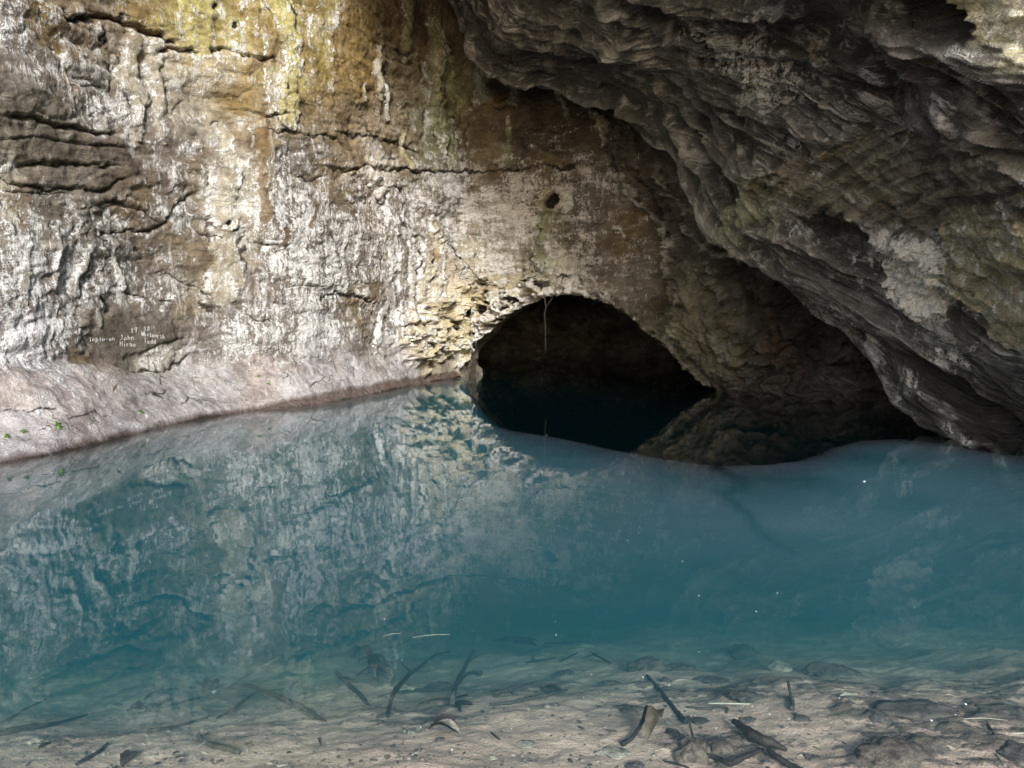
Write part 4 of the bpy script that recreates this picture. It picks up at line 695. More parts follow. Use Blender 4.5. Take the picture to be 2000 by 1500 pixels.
def prism(name, ring, mat):
    n = len(ring); v = [(a, b, -.003) for a, b in ring] + [(a, b, -5) for a, b in ring]
    f = [tuple(range(n)), tuple(range(2 * n - 1, n - 1, -1))] + [(k, n + k, n + (k + 1) % n, (k + 1) % n) for k in range(n)]
    me = bpy.data.meshes.new(name); me.from_pydata(v, [], f); me.update(); me.materials.append(mat); o = bpy.data.objects.new(name, me); COL.objects.link(o); o["kind"] = "structure"
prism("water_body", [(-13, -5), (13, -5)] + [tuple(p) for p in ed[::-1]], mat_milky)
prism("cave_shade_water", [(p[0], p[1] + .003) for p in ed] + [(13, 29), (-13, 29)], mat_shade_water)
# ------------------------------------------------------------------ loose things
def tag(o, label, cat, group=None):
    o["label"] = label; o["category"] = cat
    if group: o["group"] = group
    return o

def on_bed(px, py, lift=0.0):
    z = -0.15
    for _ in range(14):
        p = on_water(px, py, z); z = 0.5 * z + 0.5 * (float(bed_z(p[0], p[1])) + lift)
    return on_water(px, py, z)

def simple_material(name, ca, cb, scale, rough=.8, bump=.006, stretch=(1, 1, 1)):
    m = NT(name); co = m.coord(stretch); n1 = m.noise(co, scale, 5, .65, .6); n2 = m.noise(co, scale * 5, 3, .6)
    v = m.math('ADD', m.math('MULTIPLY', n1, .7), m.math('MULTIPLY', n2, .3))
    return m.done(m.bsdf(m.mix(m.ramp(v, .36, .64), rgb(ca), rgb(cb)), rough, m.bump(v, bump), .3))
mat_bark = simple_material("wet_bark", (0.010, 0.008, 0.007), (0.038, 0.030, 0.025), 30, .7, .006)
mat_pale_wood = simple_material("bleached_wood", (0.22, 0.19, 0.155), (0.45, 0.40, 0.33), 26, .8, .004)
mat_grey_wood = simple_material("grey_wood", (0.030, 0.026, 0.022), (0.085, 0.073, 0.062), 26, .8, .005)
mat_dark_stone = simple_material("dark_stone", (0.045, 0.035, 0.030), (0.125, 0.10, 0.085), 16, .85, .012)
mat_brown_stone = simple_material("brown_stone", (0.055, 0.042, 0.034), (0.17, 0.135, 0.105), 30, .85, .012)
mat_pale_stone = simple_material("pale_stone", (0.16, 0.13, 0.10), (0.40, 0.35, 0.27), 14, .85, .012)
mat_leaf_dark = simple_material("dead_leaf_dark", (0.018, 0.013, 0.012), (0.05, 0.035, 0.03), 24, .6, .003)
mat_leaf_tan = simple_material("dead_leaf_tan", (0.055, 0.042, 0.027), (0.12, 0.095, 0.062), 24, .6, .003)
mat_blade = simple_material("straw_blade", (0.28, 0.28, 0.21), (0.42, 0.42, 0.33), 30, .7, .002)
mat_fleck = simple_material("white_fleck", (0.75, 0.76, 0.74), (0.85, 0.85, 0.83), 60, .8, .001)
mat_sprout = simple_material("young_fern_green", (0.085, 0.17, 0.035), (0.20, 0.33, 0.07), 40, .6, .002)
mat_paint = simple_material("white_lettering_paint", (0.32, 0.31, 0.29), (0.52, 0.51, 0.48), 40, .9, .002)
mat_root = simple_material("pale_root", (0.03, 0.026, 0.021), (0.07, 0.06, 0.05), 30, .8, .003)

def tube(pts, radii, sides=9, wob=0.25, seed=0):
    pts = np.asarray(pts, float); n = max(10, len(pts) * 6); c = catmull(pts, n); r = np.interp(np.linspace(0, 1, n), np.linspace(0, 1, len(radii)), radii)
    tg = np.gradient(c, axis=0); tg /= np.linalg.norm(tg, axis=1)[:, None] + 1e-9
    up = np.where(np.abs(tg[:, 2:3]) > .9, np.array([[1., 0, 0]]), np.array([[0, 0, 1.]]))
    b = np.cross(tg, up); b /= np.linalg.norm(b, axis=1)[:, None]; a = np.cross(b, tg)
    th = np.linspace(0, 2 * math.pi, sides, endpoint=False)
    k = 1 + wob * fbm(np.repeat(np.linspace(0, n * .35, n)[:, None], sides, 1), np.repeat(th[None] * .8, n, 0), seed * 3.7, 3)
    V_ = c[:, None] + (np.cos(th)[None, :, None] * b[:, None] + np.sin(th)[None, :, None] * a[:, None]) * (r[:, None] * k)[..., None]
    F_ = []
    for i in range(n - 1):
        for j in range(sides):
            F_.append((i * sides + j, i * sides + (j + 1) % sides, (i + 1) * sides + (j + 1) % sides, (i + 1) * sides + j))
    F_.append(tuple(range(sides - 1, -1, -1))); F_.append(tuple((n - 1) * sides + j for j in range(sides)))
    return V_.reshape(-1, 3), F_

def make(name, parts, mat, parent=None, smooth=True):
    vs_, fs = [], []
    for v, f in parts:
        o_ = len(vs_); vs_ += [tuple(x) for x in v]; fs += [tuple(i + o_ for i in q_) for q_ in f]
    org = Vector(np.mean(vs_, axis=0)); 
    if parent is not None: org = Vector((0, 0, 0))
    me_ = bpy.data.meshes.new(name); me_.from_pydata([tuple(Vector(v) - org) for v in vs_], [], fs); me_.update()
    me_.polygons.foreach_set("use_smooth", [smooth] * len(fs)); me_.materials.append(mat)
    o = bpy.data.objects.new(name, me_); COL.objects.link(o); o.location = org
    if parent is not None:
        o.parent = parent; o.matrix_parent_inverse = parent.matrix_world.inverted() if False else o.matrix_parent_inverse
    return o

def stick(label, pts, w, mat=None, lifts=None, name="sunken_stick", cat="stick", twigs=()):
    """pts in photo pixels along the stick, w = widths in photo pixels"""
    mat = mat or mat_bark
    q_ = []
    for k, p in enumerate(pts):
        l = 0.008 if lifts is None else lifts[min(k, len(lifts) - 1)]
        q_.append(on_bed(p[0], p[1], l))
    r = [0.52 * ww * np.linalg.norm(q_[min(int(k * (len(q_) - 1) / max(1, len(w) - 1)), len(q_) - 1)]) / FPX for k, ww in enumerate(w)]
    parts = [tube(q_, r, 9, .3, len(label))]
    for tw, tww in twigs:
        t_ = [on_bed(p[0], p[1], 0.015) for p in tw]; parts.append(tube(t_, [0.5 * x * np.linalg.norm(t_[0]) / FPX for x in tww], 7, .3, 3))
    o = make(name, parts, mat); return tag(o, label, cat, "sticks sunk on the pool bed")

def ico(sub=3):
    import bmesh
    b = bmesh.new(); bmesh.ops.create_icosphere(b, subdivisions=sub, radius=1.0)
    b.verts.ensure_lookup_table(); v = np.array([x.co[:] for x in b.verts]); f = [tuple(x.index for x in p.verts) for p in b.faces]; b.free(); return v, f
ICO4, ICO2, ICO1 = ico(4), ico(2), ico(1)

def stone(label, box, mat, hgt=.55, seed=0, rough=.5, name="sunken_stone", cat="stone", rot=0.0, group="stones on the pool bed"):
    x0, y0, x1, y1 = box; k_ = .8 if (x1 - x0) > 80 else .95; xm, ym = (x0 + x1) / 2, (y0 + y1) / 2; x0, x1, y0, y1 = xm + (x0 - xm) * k_, xm + (x1 - xm) * k_, ym + (y0 - ym) * k_, ym + (y1 - ym) * k_; c = on_bed((x0 + x1) / 2, y1 - (y1 - y0) * .35, 0.0); d = np.linalg.norm(c - np.array([0, 0, CAMH]))
    wx_ = (x1 - x0) / 2 * d / FPX
    vh = (y1 - y0) * d / FPX; el = math.atan2(CAMH - c[2], c[1])
    hz = vh * hgt * .42 / max(.3, math.cos(el)); dy = max(.02, (vh - hz * math.cos(el)) / 2 / max(.25, math.sin(el)))
    dy = min(dy, wx_ * 1.5)
    v = ICO4[0].copy(); n = fbm(v[:, 0] * 1.1 + seed, v[:, 1] * 1.1, v[:, 2] * 1.1 + seed, 5, .58)
    fac = -np.abs(ridged(v[:, 0] * .9 + seed, v[:, 1] * .9, v[:, 2] * .9, 3) - .6)
    v = v * (1 + rough * .7 * n + rough * .6 * fac)[:, None]
    v[:, 2] = np.where(v[:, 2] < -.35, -.35 + .3 * (v[:, 2] + .35), v[:, 2])
    v *= np.array([wx_, dy, hz]); cr, sr = math.cos(rot), math.sin(rot); v = np.stack([v[:, 0] * cr - v[:, 1] * sr, v[:, 0] * sr + v[:, 1] * cr, v[:, 2]], 1)
    o = make(name, [(v + c, ICO4[1])], mat); return tag(o, label, cat, group)

def leaf_mesh(base, tip, width, curl, seed=0, cup=.3):
    n = 9; rs = random.Random(seed); L = np.linalg.norm(tip - base); t_ = np.linspace(0, 1, n); ax = (tip - base) / L; sd = np.cross(ax, [0, 0, 1]); sd /= np.linalg.norm(sd) + 1e-9; up_ = np.cross(sd, ax)
    V_ = []; F_ = []
    for sgn in (1, -1):
        for i, a in enumerate(t_):
            wv_ = width * math.sin(math.pi * min(1, a * .97 + .03)) ** .75 * (1 + .15 * rs.uniform(-1, 1))
            for k in (-1, -.5, 0, .5, 1):
                V_.append(base + ax * a * L + sd * wv_ * k + up_ * (curl * L * math.sin(math.pi * a) + cup * wv_ * k * k + .0012 * sgn + .05 * width * rs.uniform(-1, 1) * (sgn > 0)))
    for s_ in (0, 1):
        for i in range(n - 1):
            for k in range(4):
                a = s_ * n * 5 + i * 5 + k; f = (a, a + 1, a + 6, a + 5); F_.append(f if s_ == 0 else f[::-1])
    return np.array(V_), F_

def leaf(label, a, b, wpx, mat, curl=.15, seed=1, cup=.4, lift=.012, extra=(), name="dead_leaf", cat="leaf"):
    A_, B_ = on_bed(a[0], a[1], lift), on_bed(b[0], b[1], lift); d = np.linalg.norm(A_ - np.array([0, 0, CAMH]))
    parts = [leaf_mesh(A_, B_, wpx / 2 * d / FPX, curl, seed, cup)]
    for (a2, b2, w2) in extra: parts.append(leaf_mesh(on_bed(a2[0], a2[1], lift), on_bed(b2[0], b2[1], lift + .02), w2 / 2 * d / FPX, curl, seed + 5, cup))
    return tag(make(name, parts, mat), label, cat, "dead leaves on the pool bed")

# sticks
stick("long dark bow-shaped stick thickening to its tip, lying across two thinner ones", [(385, 1333), (410, 1341), (450, 1341), (485, 1340), (520, 1352), (570, 1373), (600, 1390), (636, 1408)], [5, 12, 7, 7, 8, 13, 14, 3], lifts=[.02, .03, .04, .045, .04, .03, .02, .01])
stick("thin bleached stick slanting up behind the bow-shaped stick", [(416, 1352), (455, 1333), (495, 1311), (525, 1296), (548, 1282)], [5, 5, 6, 6, 3], mat_pale_wood, [.06])
stick("long thin straight twig passing under the bow-shaped stick", [(270, 1392), (345, 1374), (400, 1361), (470, 1356), (520, 1352), (560, 1343)], [3, 4, 5, 5, 5, 3], mat_grey_wood)
stick("slender dark stick below the bow-shaped stick, lying toward the lower left", [(289, 1427), (320, 1423), (365, 1413), (405, 1401)], [7, 6, 5, 4])
stick("short dark rough stick under the middle of the bow-shaped stick", [(424, 1402), (450, 1388), (476, 1369), (498, 1353)], [4, 8, 7, 3])
stick("stubby grey stick lying left of the dark rough stick", [(398, 1382), (420, 1384), (450, 1384)], [10, 8, 5], mat_grey_wood)
stick("thick short bent stick nearest the viewer on the left", [(387, 1437), (397, 1447), (420, 1457), (445, 1463), (467, 1470)], [9, 9, 11, 11, 7], mat_grey_wood)
stick("thin flat brown twig just right of the thick short bent stick", [(420, 1443), (455, 1442), (490, 1434)], [3, 6, 4], mat_grey_wood)
stick("knobbly straight stick pointing down to the right beside the pale flat stone", [(658, 1314), (668, 1326), (690, 1345), (708, 1362), (718, 1374)], [9, 8, 9, 9, 6], twigs=[([(668, 1322), (690, 1328)], [5, 3])])
stick("curved black stick standing out over the pale oval stone", [(757, 1399), (762, 1375), (770, 1352), (795, 1322), (825, 1298), (850, 1280), (880, 1272)], [7, 8, 9, 8, 6, 5, 3], lifts=[.01, .05, .09, .08, .05, .03, .02], twigs=[([(800, 1310), (785, 1296)], [5, 3])])
stick("forked brown stick rising from a clump of dark torn leaves", [(883, 1376), (886, 1352), (898, 1322), (912, 1296), (924, 1272)], [12, 11, 9, 7, 8], mat_grey_wood, [.02, .06, .08, .06, .05], twigs=[([(895, 1335), (915, 1315), (940, 1315)], [6, 6, 11]), ([(912, 1296), (930, 1282), (950, 1275)], [4, 3, 2])])
stick("flat grey stick lying level behind the curved black stick", [(738, 1361), (780, 1352), (830, 1348), (870, 1346)], [4, 6, 7, 5], mat_grey_wood)
stick("smooth pale-grey stick resting against two small dark stones", [(956, 1376), (1000, 1372), (1040, 1363), (1075, 1356), (1108, 1348)], [4, 7, 8, 7, 4], mat_grey_wood)
stick("longest straight stick on the right half, slanting down to a knot", [(1264, 1320), (1285, 1345), (1305, 1370), (1325, 1395), (1340, 1411)], [6, 8, 9, 10, 11], twigs=[([(1338, 1408), (1346, 1400)], [8, 6])])
stick("dark bent stick propped beside the curled tan leaf", [(1263, 1381), (1258, 1400), (1246, 1425), (1232, 1443), (1214, 1453)], [9, 8, 8, 8, 11], lifts=[.06, .05, .03, .015, .01])
stick("upright-looking thin stick right of the log-shaped stone", [(1539, 1332), (1543, 1350), (1547, 1368), (1547, 1384)], [5, 5, 8, 10], mat_grey_wood, [.06, .04, .02, .01])
stick("thick black driftwood limb slanting between the two big mottled rocks", [(1433, 1409), (1452, 1421), (1472, 1438), (1505, 1450), (1537, 1465)], [11, 14, 22, 18, 7], lifts=[.03, .04, .05, .04, .02], name="driftwood_limb", cat="driftwood")
stick("black driftwood limb running off under the lower edge of the picture", [(1500, 1464), (1525, 1483), (1550, 1498), (1580, 1515)], [9, 12, 12, 12], lifts=[.04, .03, .02, .02], name="driftwood_limb", cat="driftwood")
stick("dark driftwood limb lying low against the round mottled rock", [(1376, 1473), (1400, 1481), (1425, 1490), (1455, 1478), (1490, 1464)], [6, 9, 12, 9, 6], lifts=[.02], name="driftwood_limb", cat="driftwood")
stick("short thin stalk standing beside the knot of the longest straight stick", [(1347, 1405), (1349, 1422), (1353, 1438)], [4, 4, 5], lifts=[.07, .04, .02])
stick("thin hooked twig with a pale upper side in the right shallows", [(1342, 1381), (1375, 1384), (1405, 1381), (1421, 1383), (1420, 1392)], [4, 5, 4, 4, 3], mat_grey_wood)
stick("fine pale straw lying above the thin hooked twig", [(1383, 1374), (1420, 1374), (1465, 1375)], [2.5, 3, 2], mat_blade, [.03])
stick("short straight twig with side shoots near the edge of the deep water", [(1158, 1278), (1170, 1283), (1183, 1290), (1194, 1296)], [3, 4, 4, 3], twigs=[([(1166, 1280), (1150, 1272)], [3, 2]), ([(1165, 1276), (1140, 1286)], [3, 2])])
stick("small dark twig with a fork left of the shoot-bearing twig", [(1026, 1294), (1050, 1291), (1085, 1285)], [3, 5, 3], twigs=[([(1044, 1290), (1040, 1281)], [4, 3])])
stick("level dark twig farthest out at the edge of the deep water", [(1062, 1257), (1100, 1256), (1135, 1254)], [3, 4, 3])
stick("crooked twig lying between the small fork and the shoot-bearing twig", [(1094, 1292), (1110, 1284), (1128, 1275)], [3, 4, 2])
stick("long blurred waterlogged branch in the lower left", [(-40, 1442), (20, 1428), (60, 1420), (115, 1412), (170, 1396)], [6, 11, 9, 6, 3])
stick("thin waterlogged branch above the long blurred one in the lower left", [(-40, 1425), (10, 1408), (50, 1385), (90, 1366)], [4, 5, 4, 3])
stick("dark stick joined to the dark triangular leaf at left", [(278, 1383), (300, 1378), (332, 1366)], [5, 8, 5])
stick("faint arched twig lying left of the bow-shaped stick", [(282, 1366), (300, 1352), (335, 1345), (380, 1343)], [5, 4, 3, 2], mat_grey_wood)
stick("sunken bough far left, long and faint beyond the small pale pebble", [(150, 1492), (190, 1470), (210, 1452)], [6, 8, 5])
stick("thin black twig at the lower edge right of the two-toned leaf", [(960, 1431), (968, 1438), (976, 1444)], [3, 4, 3])
stick("thin needle-like twig in the far right shallows", [(1926, 1410), (1935, 1424), (1944, 1438)], [3, 4, 2])
stick("pale needle-like twig nearest the lower right corner", [(1946, 1471), (1953, 1482), (1963, 1495)], [2, 4, 4], mat_pale_wood)
stick("flat rust-dark twig on the sand at the lower edge, left of the mottled rock", [(1298, 1487), (1320, 1492), (1345, 1499)], [4, 5, 4])

# stones
SN = [("large dark angular stone behind the longest straight stick", (1228, 1279, 1305, 1319), mat_dark_stone, .8, 1), ("dark flat stone touching the right side of the large angular one", (1300, 1292, 1362, 1314), mat_dark_stone, .5, 2), ("long dark stone in the middle of the right shallows", (1346, 1314, 1432, 1342), mat_dark_stone, .5, 3),
      ("round mottled brown rock at the lower edge, with white crust", (1322, 1438, 1392, 1502), mat_brown_stone, .9, 4), ("mottled brown rock leaning on the right of the round one", (1380, 1440, 1432, 1480), mat_brown_stone, .6, 5), ("log-shaped smooth stone lying left of the upright-looking thin stick", (1424, 1344, 1488, 1374), mat_grey_wood, .8, 6), ("small oval speckled stone standing alone on pale sand", (1175, 1325, 1213, 1342), mat_dark_stone, .7, 7),
      ("wide pale flat stone with a dark right side, at the edge of the deep water", (702, 1258, 800, 1292), mat_pale_stone, .35, 8), ("pale oval stone under the curved black stick", (730, 1326, 816, 1354), mat_pale_stone, .5, 9), ("brown knobbly stone between the curved and the forked stick", (826, 1328, 884, 1352), mat_brown_stone, .6, 10), ("long speckled stone above the dark bent stick", (1198, 1371, 1252, 1396), mat_brown_stone, .55, 11),
      ("big brown boulder in the lower right with a hollow side", (1672, 1428, 1812, 1512), mat_brown_stone, .6, 12), ("broad dark sunken boulder above the big brown one", (1700, 1352, 1880, 1420), mat_dark_stone, .45, 13), ("dim dark stone at the drop-off, right of centre", (1562, 1284, 1682, 1330), mat_dark_stone, .5, 14), ("flat brown stone beside the top of the upright-looking thin stick", (1476, 1319, 1540, 1340), mat_brown_stone, .4, 15),
      ("smooth reddish boulder behind the big brown one, streaked", (1770, 1430, 1850, 1478), mat_brown_stone, .6, 16), ("dim stone farthest out at the drop-off", (1425, 1250, 1480, 1290), mat_dark_stone, .7, 17), ("pale rounded stone behind the flat brown one", (1500, 1287, 1545, 1315), mat_pale_stone, .6, 18), ("small dark stone left of the pair by the pale-grey stick", (964, 1344, 1010, 1366), mat_dark_stone, .7, 19), ("small dark stone under the raised end of the pale-grey stick", (1057, 1337, 1098, 1354), mat_dark_stone, .7, 20),
      ("small shell-shaped stone below the shoot-bearing twig", (1090, 1304, 1120, 1322), mat_dark_stone, .6, 21), ("pale slab of stone on the sand at the lower edge, right of centre", (1168, 1456, 1232, 1478), mat_pale_stone, .3, 22), ("black rounded stone cut by the lower edge of the picture", (1224, 1487, 1260, 1508), mat_dark_stone, .7, 23), ("grey mussel-shaped stone above the round mottled rock", (1293, 1422, 1338, 1446), mat_grey_wood, .5, 24), ("small stone at the knot of the longest straight stick", (1350, 1398, 1386, 1416), mat_grey_wood, .5, 25),
      ("square pitted stone in the sand right of the black limbs", (1575, 1470, 1604, 1490), mat_brown_stone, .6, 26), ("long dim boulder at the right edge of the picture", (1905, 1368, 2030, 1410), mat_dark_stone, .4, 27), ("small whitish pebble in the lower left sand", (58, 1438, 84, 1458), mat_pale_stone, .8, 28), ("dark stone in the right corner, half out of the picture", (1955, 1440, 2040, 1500), mat_dark_stone, .4, 29), ("pale broken stone lying right of the small twig on the sand", (1008, 1443, 1046, 1460), mat_pale_stone, .35, 30),
      ("wedge-shaped dark stone by the top of the longest straight stick", (1290, 1320, 1310, 1336), mat_dark_stone, .8, 31), ("grey low stone between the thin hooked twig and the limbs", (1445, 1397, 1478, 1412), mat_dark_stone, .5, 32), ("dark low stone near the foot of the upright-looking stick", (1552, 1394, 1580, 1409), mat_dark_stone, .5, 33), ("far left dim stone beyond the bow-shaped stick", (470, 1262, 530, 1286), mat_dark_stone, .5, 34), ("thin dark slab tucked beneath the broad sunken boulder", (1690, 1382, 1735, 1410), mat_dark_stone, .5, 35)]
for lb, bx_, mt_, hg, sd_ in SN: stone(lb, bx_, mt_, hg, sd_ * 7.3)

# dead leaves
leaf("curled tan leaf standing beside the dark bent stick", (1264, 1444), (1292, 1402), 26, mat_leaf_tan, .3, 2, .5, .03)
tl = leaf("two-toned broad leaf, dark brown with a pale tan upper half, on open sand", (838, 1424), (896, 1432), 36, mat_leaf_dark, .25, 3, .5, .02)
tp = leaf_mesh(on_bed(852, 1412, .055), on_bed(898, 1431, .05), 9 * 3.0 / FPX, .15, 4, .3); o = make("pale_half", [tp], mat_pale_stone, tl); o.location = -Vector(tl.location)
leaf("dark folded leaf in front of the pale flat stone", (700, 1292), (762, 1306), 22, mat_leaf_dark, .1, 5, extra=[((690, 1284), (738, 1312), 12)])
leaf("black ragged leaf between the knobbly stick and the pale oval stone", (698, 1320), (768, 1322), 18, mat_leaf_dark, .2, 6, extra=[((720, 1316), (740, 1334), 10)])
leaf("black star-shaped torn leaf at the foot of the forked stick", (880, 1374), (924, 1377), 18, mat_leaf_dark, .02, 7, extra=[((890, 1370), (900, 1392), 10), ((885, 1366), (915, 1358), 10)])
leaf("long brown torn leaf pointing left from the forked stick", (884, 1366), (814, 1378), 15, mat_leaf_tan, .1, 8)
leaf("dark curled leaf left of the stubby grey stick", (398, 1356), (425, 1342), 20, mat_leaf_dark, .2, 9)
leaf("dark triangular leaf far left on the sand", (248, 1389), (285, 1385), 22, mat_leaf_dark, .15, 10)
leaf("slate-dark leaf at the lower left edge of the picture", (238, 1496), (268, 1468), 26, mat_leaf_dark, .1, 11)
leaf("small oval leaf highest in the row of small leaves at lower left", (337, 1473), (351, 1469), 6, mat_leaf_dark, .1, 12)
leaf("small oval leaf second in the row of small leaves at lower left", (340, 1481), (366, 1478), 6, mat_leaf_dark, .1, 13)
leaf("roundest small leaf in the row of small leaves at lower left", (347, 1488), (363, 1488), 9, mat_leaf_dark, .1, 14)
leaf("small oval leaf lowest and leftmost in the row at lower left", (301, 1494), (316, 1491), 7, mat_leaf_dark, .1, 15)
leaf("tiny black leaf beside the upper end of the thick short bent stick", (398, 1436), (409, 1434), 6, mat_leaf_dark, .1, 16)
leaf("dark leaf lying right of the bow-shaped stick's middle", (567, 1349), (583, 1335), 7, mat_leaf_dark, .1, 17)
leaf("black upright sliver of leaf on sand right of the bow-shaped stick's tip", (621, 1444), (627, 1457), 6, mat_leaf_dark, .1, 18)
leaf("brown leaf lying on the dark stone by the pale-grey stick's end", (1058, 1345), (1098, 1350), 12, mat_leaf_dark, .15, 19)
leaf("dim brown leaf among the stones left of the small whitish pebble", (75, 1462), (100, 1452), 10, mat_leaf_dark, .1, 20)
leaf("pale yellow leaf floating low right of the log-shaped stone", (1641, 1359), (1672, 1358), 9, mat_blade, .03, 21, .2, .04)
leaf("blackish leaf heap at the edge of the deep water, centre", (960, 1252), (1050, 1262), 26, mat_leaf_dark, .02, 22, extra=[((975, 1245), (1010, 1258), 10), ((1010, 1248), (1052, 1252), 8)])

# blades afloat on the surface
def blade(label, a, b, w):
    A_, B_ = on_water(a[0], a[1], .004), on_water(b[0], b[1], .004); d = np.linalg.norm(A_)
    v, f = tube([A_, (A_ + B_) / 2 + np.array([0, .01, .002]), B_], [w * .12 * d / FPX, w * .2 * d / FPX, w * .1 * d / FPX], 7, .2, w)
    v[:, 2] = .003 + (v[:, 2] - .004) * .45 + .001
    tag(make("floating_straw", [(v, f)], mat_blade), label, "straw", "pale straws afloat on the water")
blade("longest pale straw afloat in the right shallows", (1882, 1404), (1968, 1407), 5)
blade("broad pale straw afloat at the right edge", (1974, 1433), (2040, 1437), 7)
blade("pale straw afloat over the edge of deep water, left of centre", (748, 1243), (783, 1237), 3)
blade("long faint straw afloat right of the small pale stone", (806, 1245), (880, 1239), 3)
blade("short pale straw afloat under the long dark stone", (1320, 1329), (1345, 1330), 3)
blade("tiny pale straw afloat between the broad boulder and the longest straw", (1848, 1357), (1868, 1361), 4)
blade("short pale straw afloat beside the thin needle-like twig", (1955, 1420), (1966, 1432), 3)

# floating flecks of white dust
FK = [(1688, 940, 8), (1247, 1040, 3), (1226, 1055, 4), (1333, 1096, 3), (1086, 1131, 2), (1046, 1072, 2), (1365, 1163, 4), (1477, 1194, 5), (1518, 1158, 4), (1085, 1214, 3), (1086, 1240, 4), (1786, 1186, 3), (1886, 1375, 7), (1819, 1407, 8), (1256, 1322, 5), (1307, 1338, 5), (1155, 1317, 4), (1365, 1273, 3), (1469, 1379, 4), (1350, 1398, 3), (1503, 1395, 5), (1541, 1404, 4), (1140, 1362, 3), (1188, 1386, 3), (1085, 1376, 4), (1399, 1422, 4), (1358, 1398, 3), (751, 1209, 4), (804, 1323, 3), (785, 1289, 3), (883, 1464, 6), (822, 1420, 4), (690, 1232, 2), (1866, 1396, 4), (960, 1300, 2), (1639, 1363, 4), (1111, 1350, 2), (898, 1267, 2), (1300, 1105, 2), (1405, 1225, 2), (1560, 1180, 2), (1760, 1100, 2), (1620, 1010, 2), (1068, 850, 2), (1130, 1255, 2)]
v0, f0 = ICO2
fl0 = None
for k, (x_, y_, s_) in enumerate(FK):
    p = on_water(x_, y_, .004); sz = s_ * .19 * np.linalg.norm(p) / FPX
    if fl0 is None:
        fl0 = make("floating_fleck", [(v0 * np.array([1.3, 1.0, .5]) * (1 + .2 * np.sin(v0[:, :1] * 5)), f0)], mat_fleck); o = fl0
    else:
        o = fl0.copy(); COL.objects.link(o)
    o.location = p; o.scale = (sz * 1.1, sz * 1.6, sz); o.rotation_euler[2] = k * 1.7
    tag(o, "tiny white fleck floating on the still water", "fleck", "white flecks floating on the water")

# gravel and leaf crumbs on the bed
rs = np.random.RandomState(3); vs_, fs, mi = [], [], []
for k in range(3200):
    px_ = rs.uniform(-60, 2060); py_ = 1540 - 300 * rs.rand() ** 1.35
    if py_ < 1345 and px_ < 560 and rs.rand() < .7: continue
    if fbm(np.array([px_ * .006]), np.array([py_ * .012]), 3.0, 3)[0] < rs.uniform(-.55, .35) - (0.25 if py_ > 1430 else 0): continue
    p = on_water(px_, py_, -.12); p[2] = float(bed_z(p[0], p[1])) + .001
    r = rs.lognormal(math.log(.0038), .55); r = min(r, .02); dark_ = rs.rand() < .62
    sc3 = np.array([r * rs.uniform(.8, 2.6), r * rs.uniform(.6, 1.4), r * rs.uniform(.3, .8)]); a = rs.uniform(0, 6.28)
    v = ICO1[0] * (1 + .35 * rs.uniform(-1, 1, (len(ICO1[0]), 1))) * sc3; v = np.stack([v[:, 0] * math.cos(a) - v[:, 1] * math.sin(a), v[:, 0] * math.sin(a) + v[:, 1] * math.cos(a), v[:, 2]], 1) + p
    o_ = len(vs_); vs_ += v.tolist(); fs += [tuple(i + o_ for i in f) for f in ICO1[1]]; mi += [0 if dark_ else 1] * len(ICO1[1])
me = bpy.data.meshes.new("gravel"); me.from_pydata(vs_, [], fs); me.update()
for mt_ in (mat_dark_stone, mat_pale_stone): me.materials.append(mt_)
me.polygons.foreach_set("material_index", mi)
o = bpy.data.objects.new("gravel", me); COL.objects.link(o); o["kind"] = "stuff"; o["label"] = "fine dark and pale gravel and leaf crumbs strewn over the sandy bed"; o["category"] = "gravel"

# green sprouts on the bank
def wall_at(px, py, lift=0.0):
    u, v, _ = W.loc(px, py); i = int(np.clip(np.searchsorted(s_arc, u), 1, len(s_arc) - 2)); j = int(np.clip(np.searchsorted(ZV, v), 1, len(ZV) - 2))
    best = None
    # walk to the grid point of the finished relief nearest that pixel
    sl = (slice(max(0, i - 40), i + 40), slice(max(0, j - 40), j + 40)); a, b, _ = project(PW[sl]); e = (a - px) ** 2 + (b - py) ** 2; k = np.unravel_index(np.argmin(e), e.shape)
    return PW[sl][k] + W.N[sl][k] * lift, W.N[sl][k]
SP_ = [("bright green sprout low on the bank, bushiest of all", 112, 834, 16), ("green sprout on the bank near the dark waterline notch", 277, 806, 10), ("small green sprout high on the bank, upper one of a close pair", 504, 738, 8), ("small green sprout high on the bank, lower one of a close pair", 524, 752, 8), ("pale green sprout on the bank between the bushiest one and the notch", 180, 823, 6), ("thin green sprout left of the bushiest one", 46, 845, 10), ("green sprout at the left edge of the picture", 12, 855, 12)]
for k, (lb, x_, y_, sz) in enumerate(SP_):
    b_, n_ = wall_at(x_, y_, .0); d = np.linalg.norm(b_); r = .62 * sz * d / FPX; rr = random.Random(k); parts = []
    for q_ in range(11 if sz > 12 else 7):
        a = rr.uniform(0, 6.28); dr = n_ * rr.uniform(.5, 1) + np.array([math.cos(a), math.sin(a) * .6, rr.uniform(-.2, .9)]) * .8; dr /= np.linalg.norm(dr)
        st_ = b_ + np.array([rr.uniform(-.6, .6), 0, rr.uniform(-.3, .3)]) * r; tip = st_ + dr * r * rr.uniform(.7, 1.2); parts.append(leaf_mesh(st_, tip, r * .26, .15, q_, .2))
        parts.append(tube([st_ - n_ * .01, st_ + dr * r * .3, st_ + dr * r * .5], [r * .04, r * .03, r * .02], 5, .1, q_))
    tag(make("green_sprout", parts, mat_sprout), lb, "plant", "green sprouts on the rock bank")

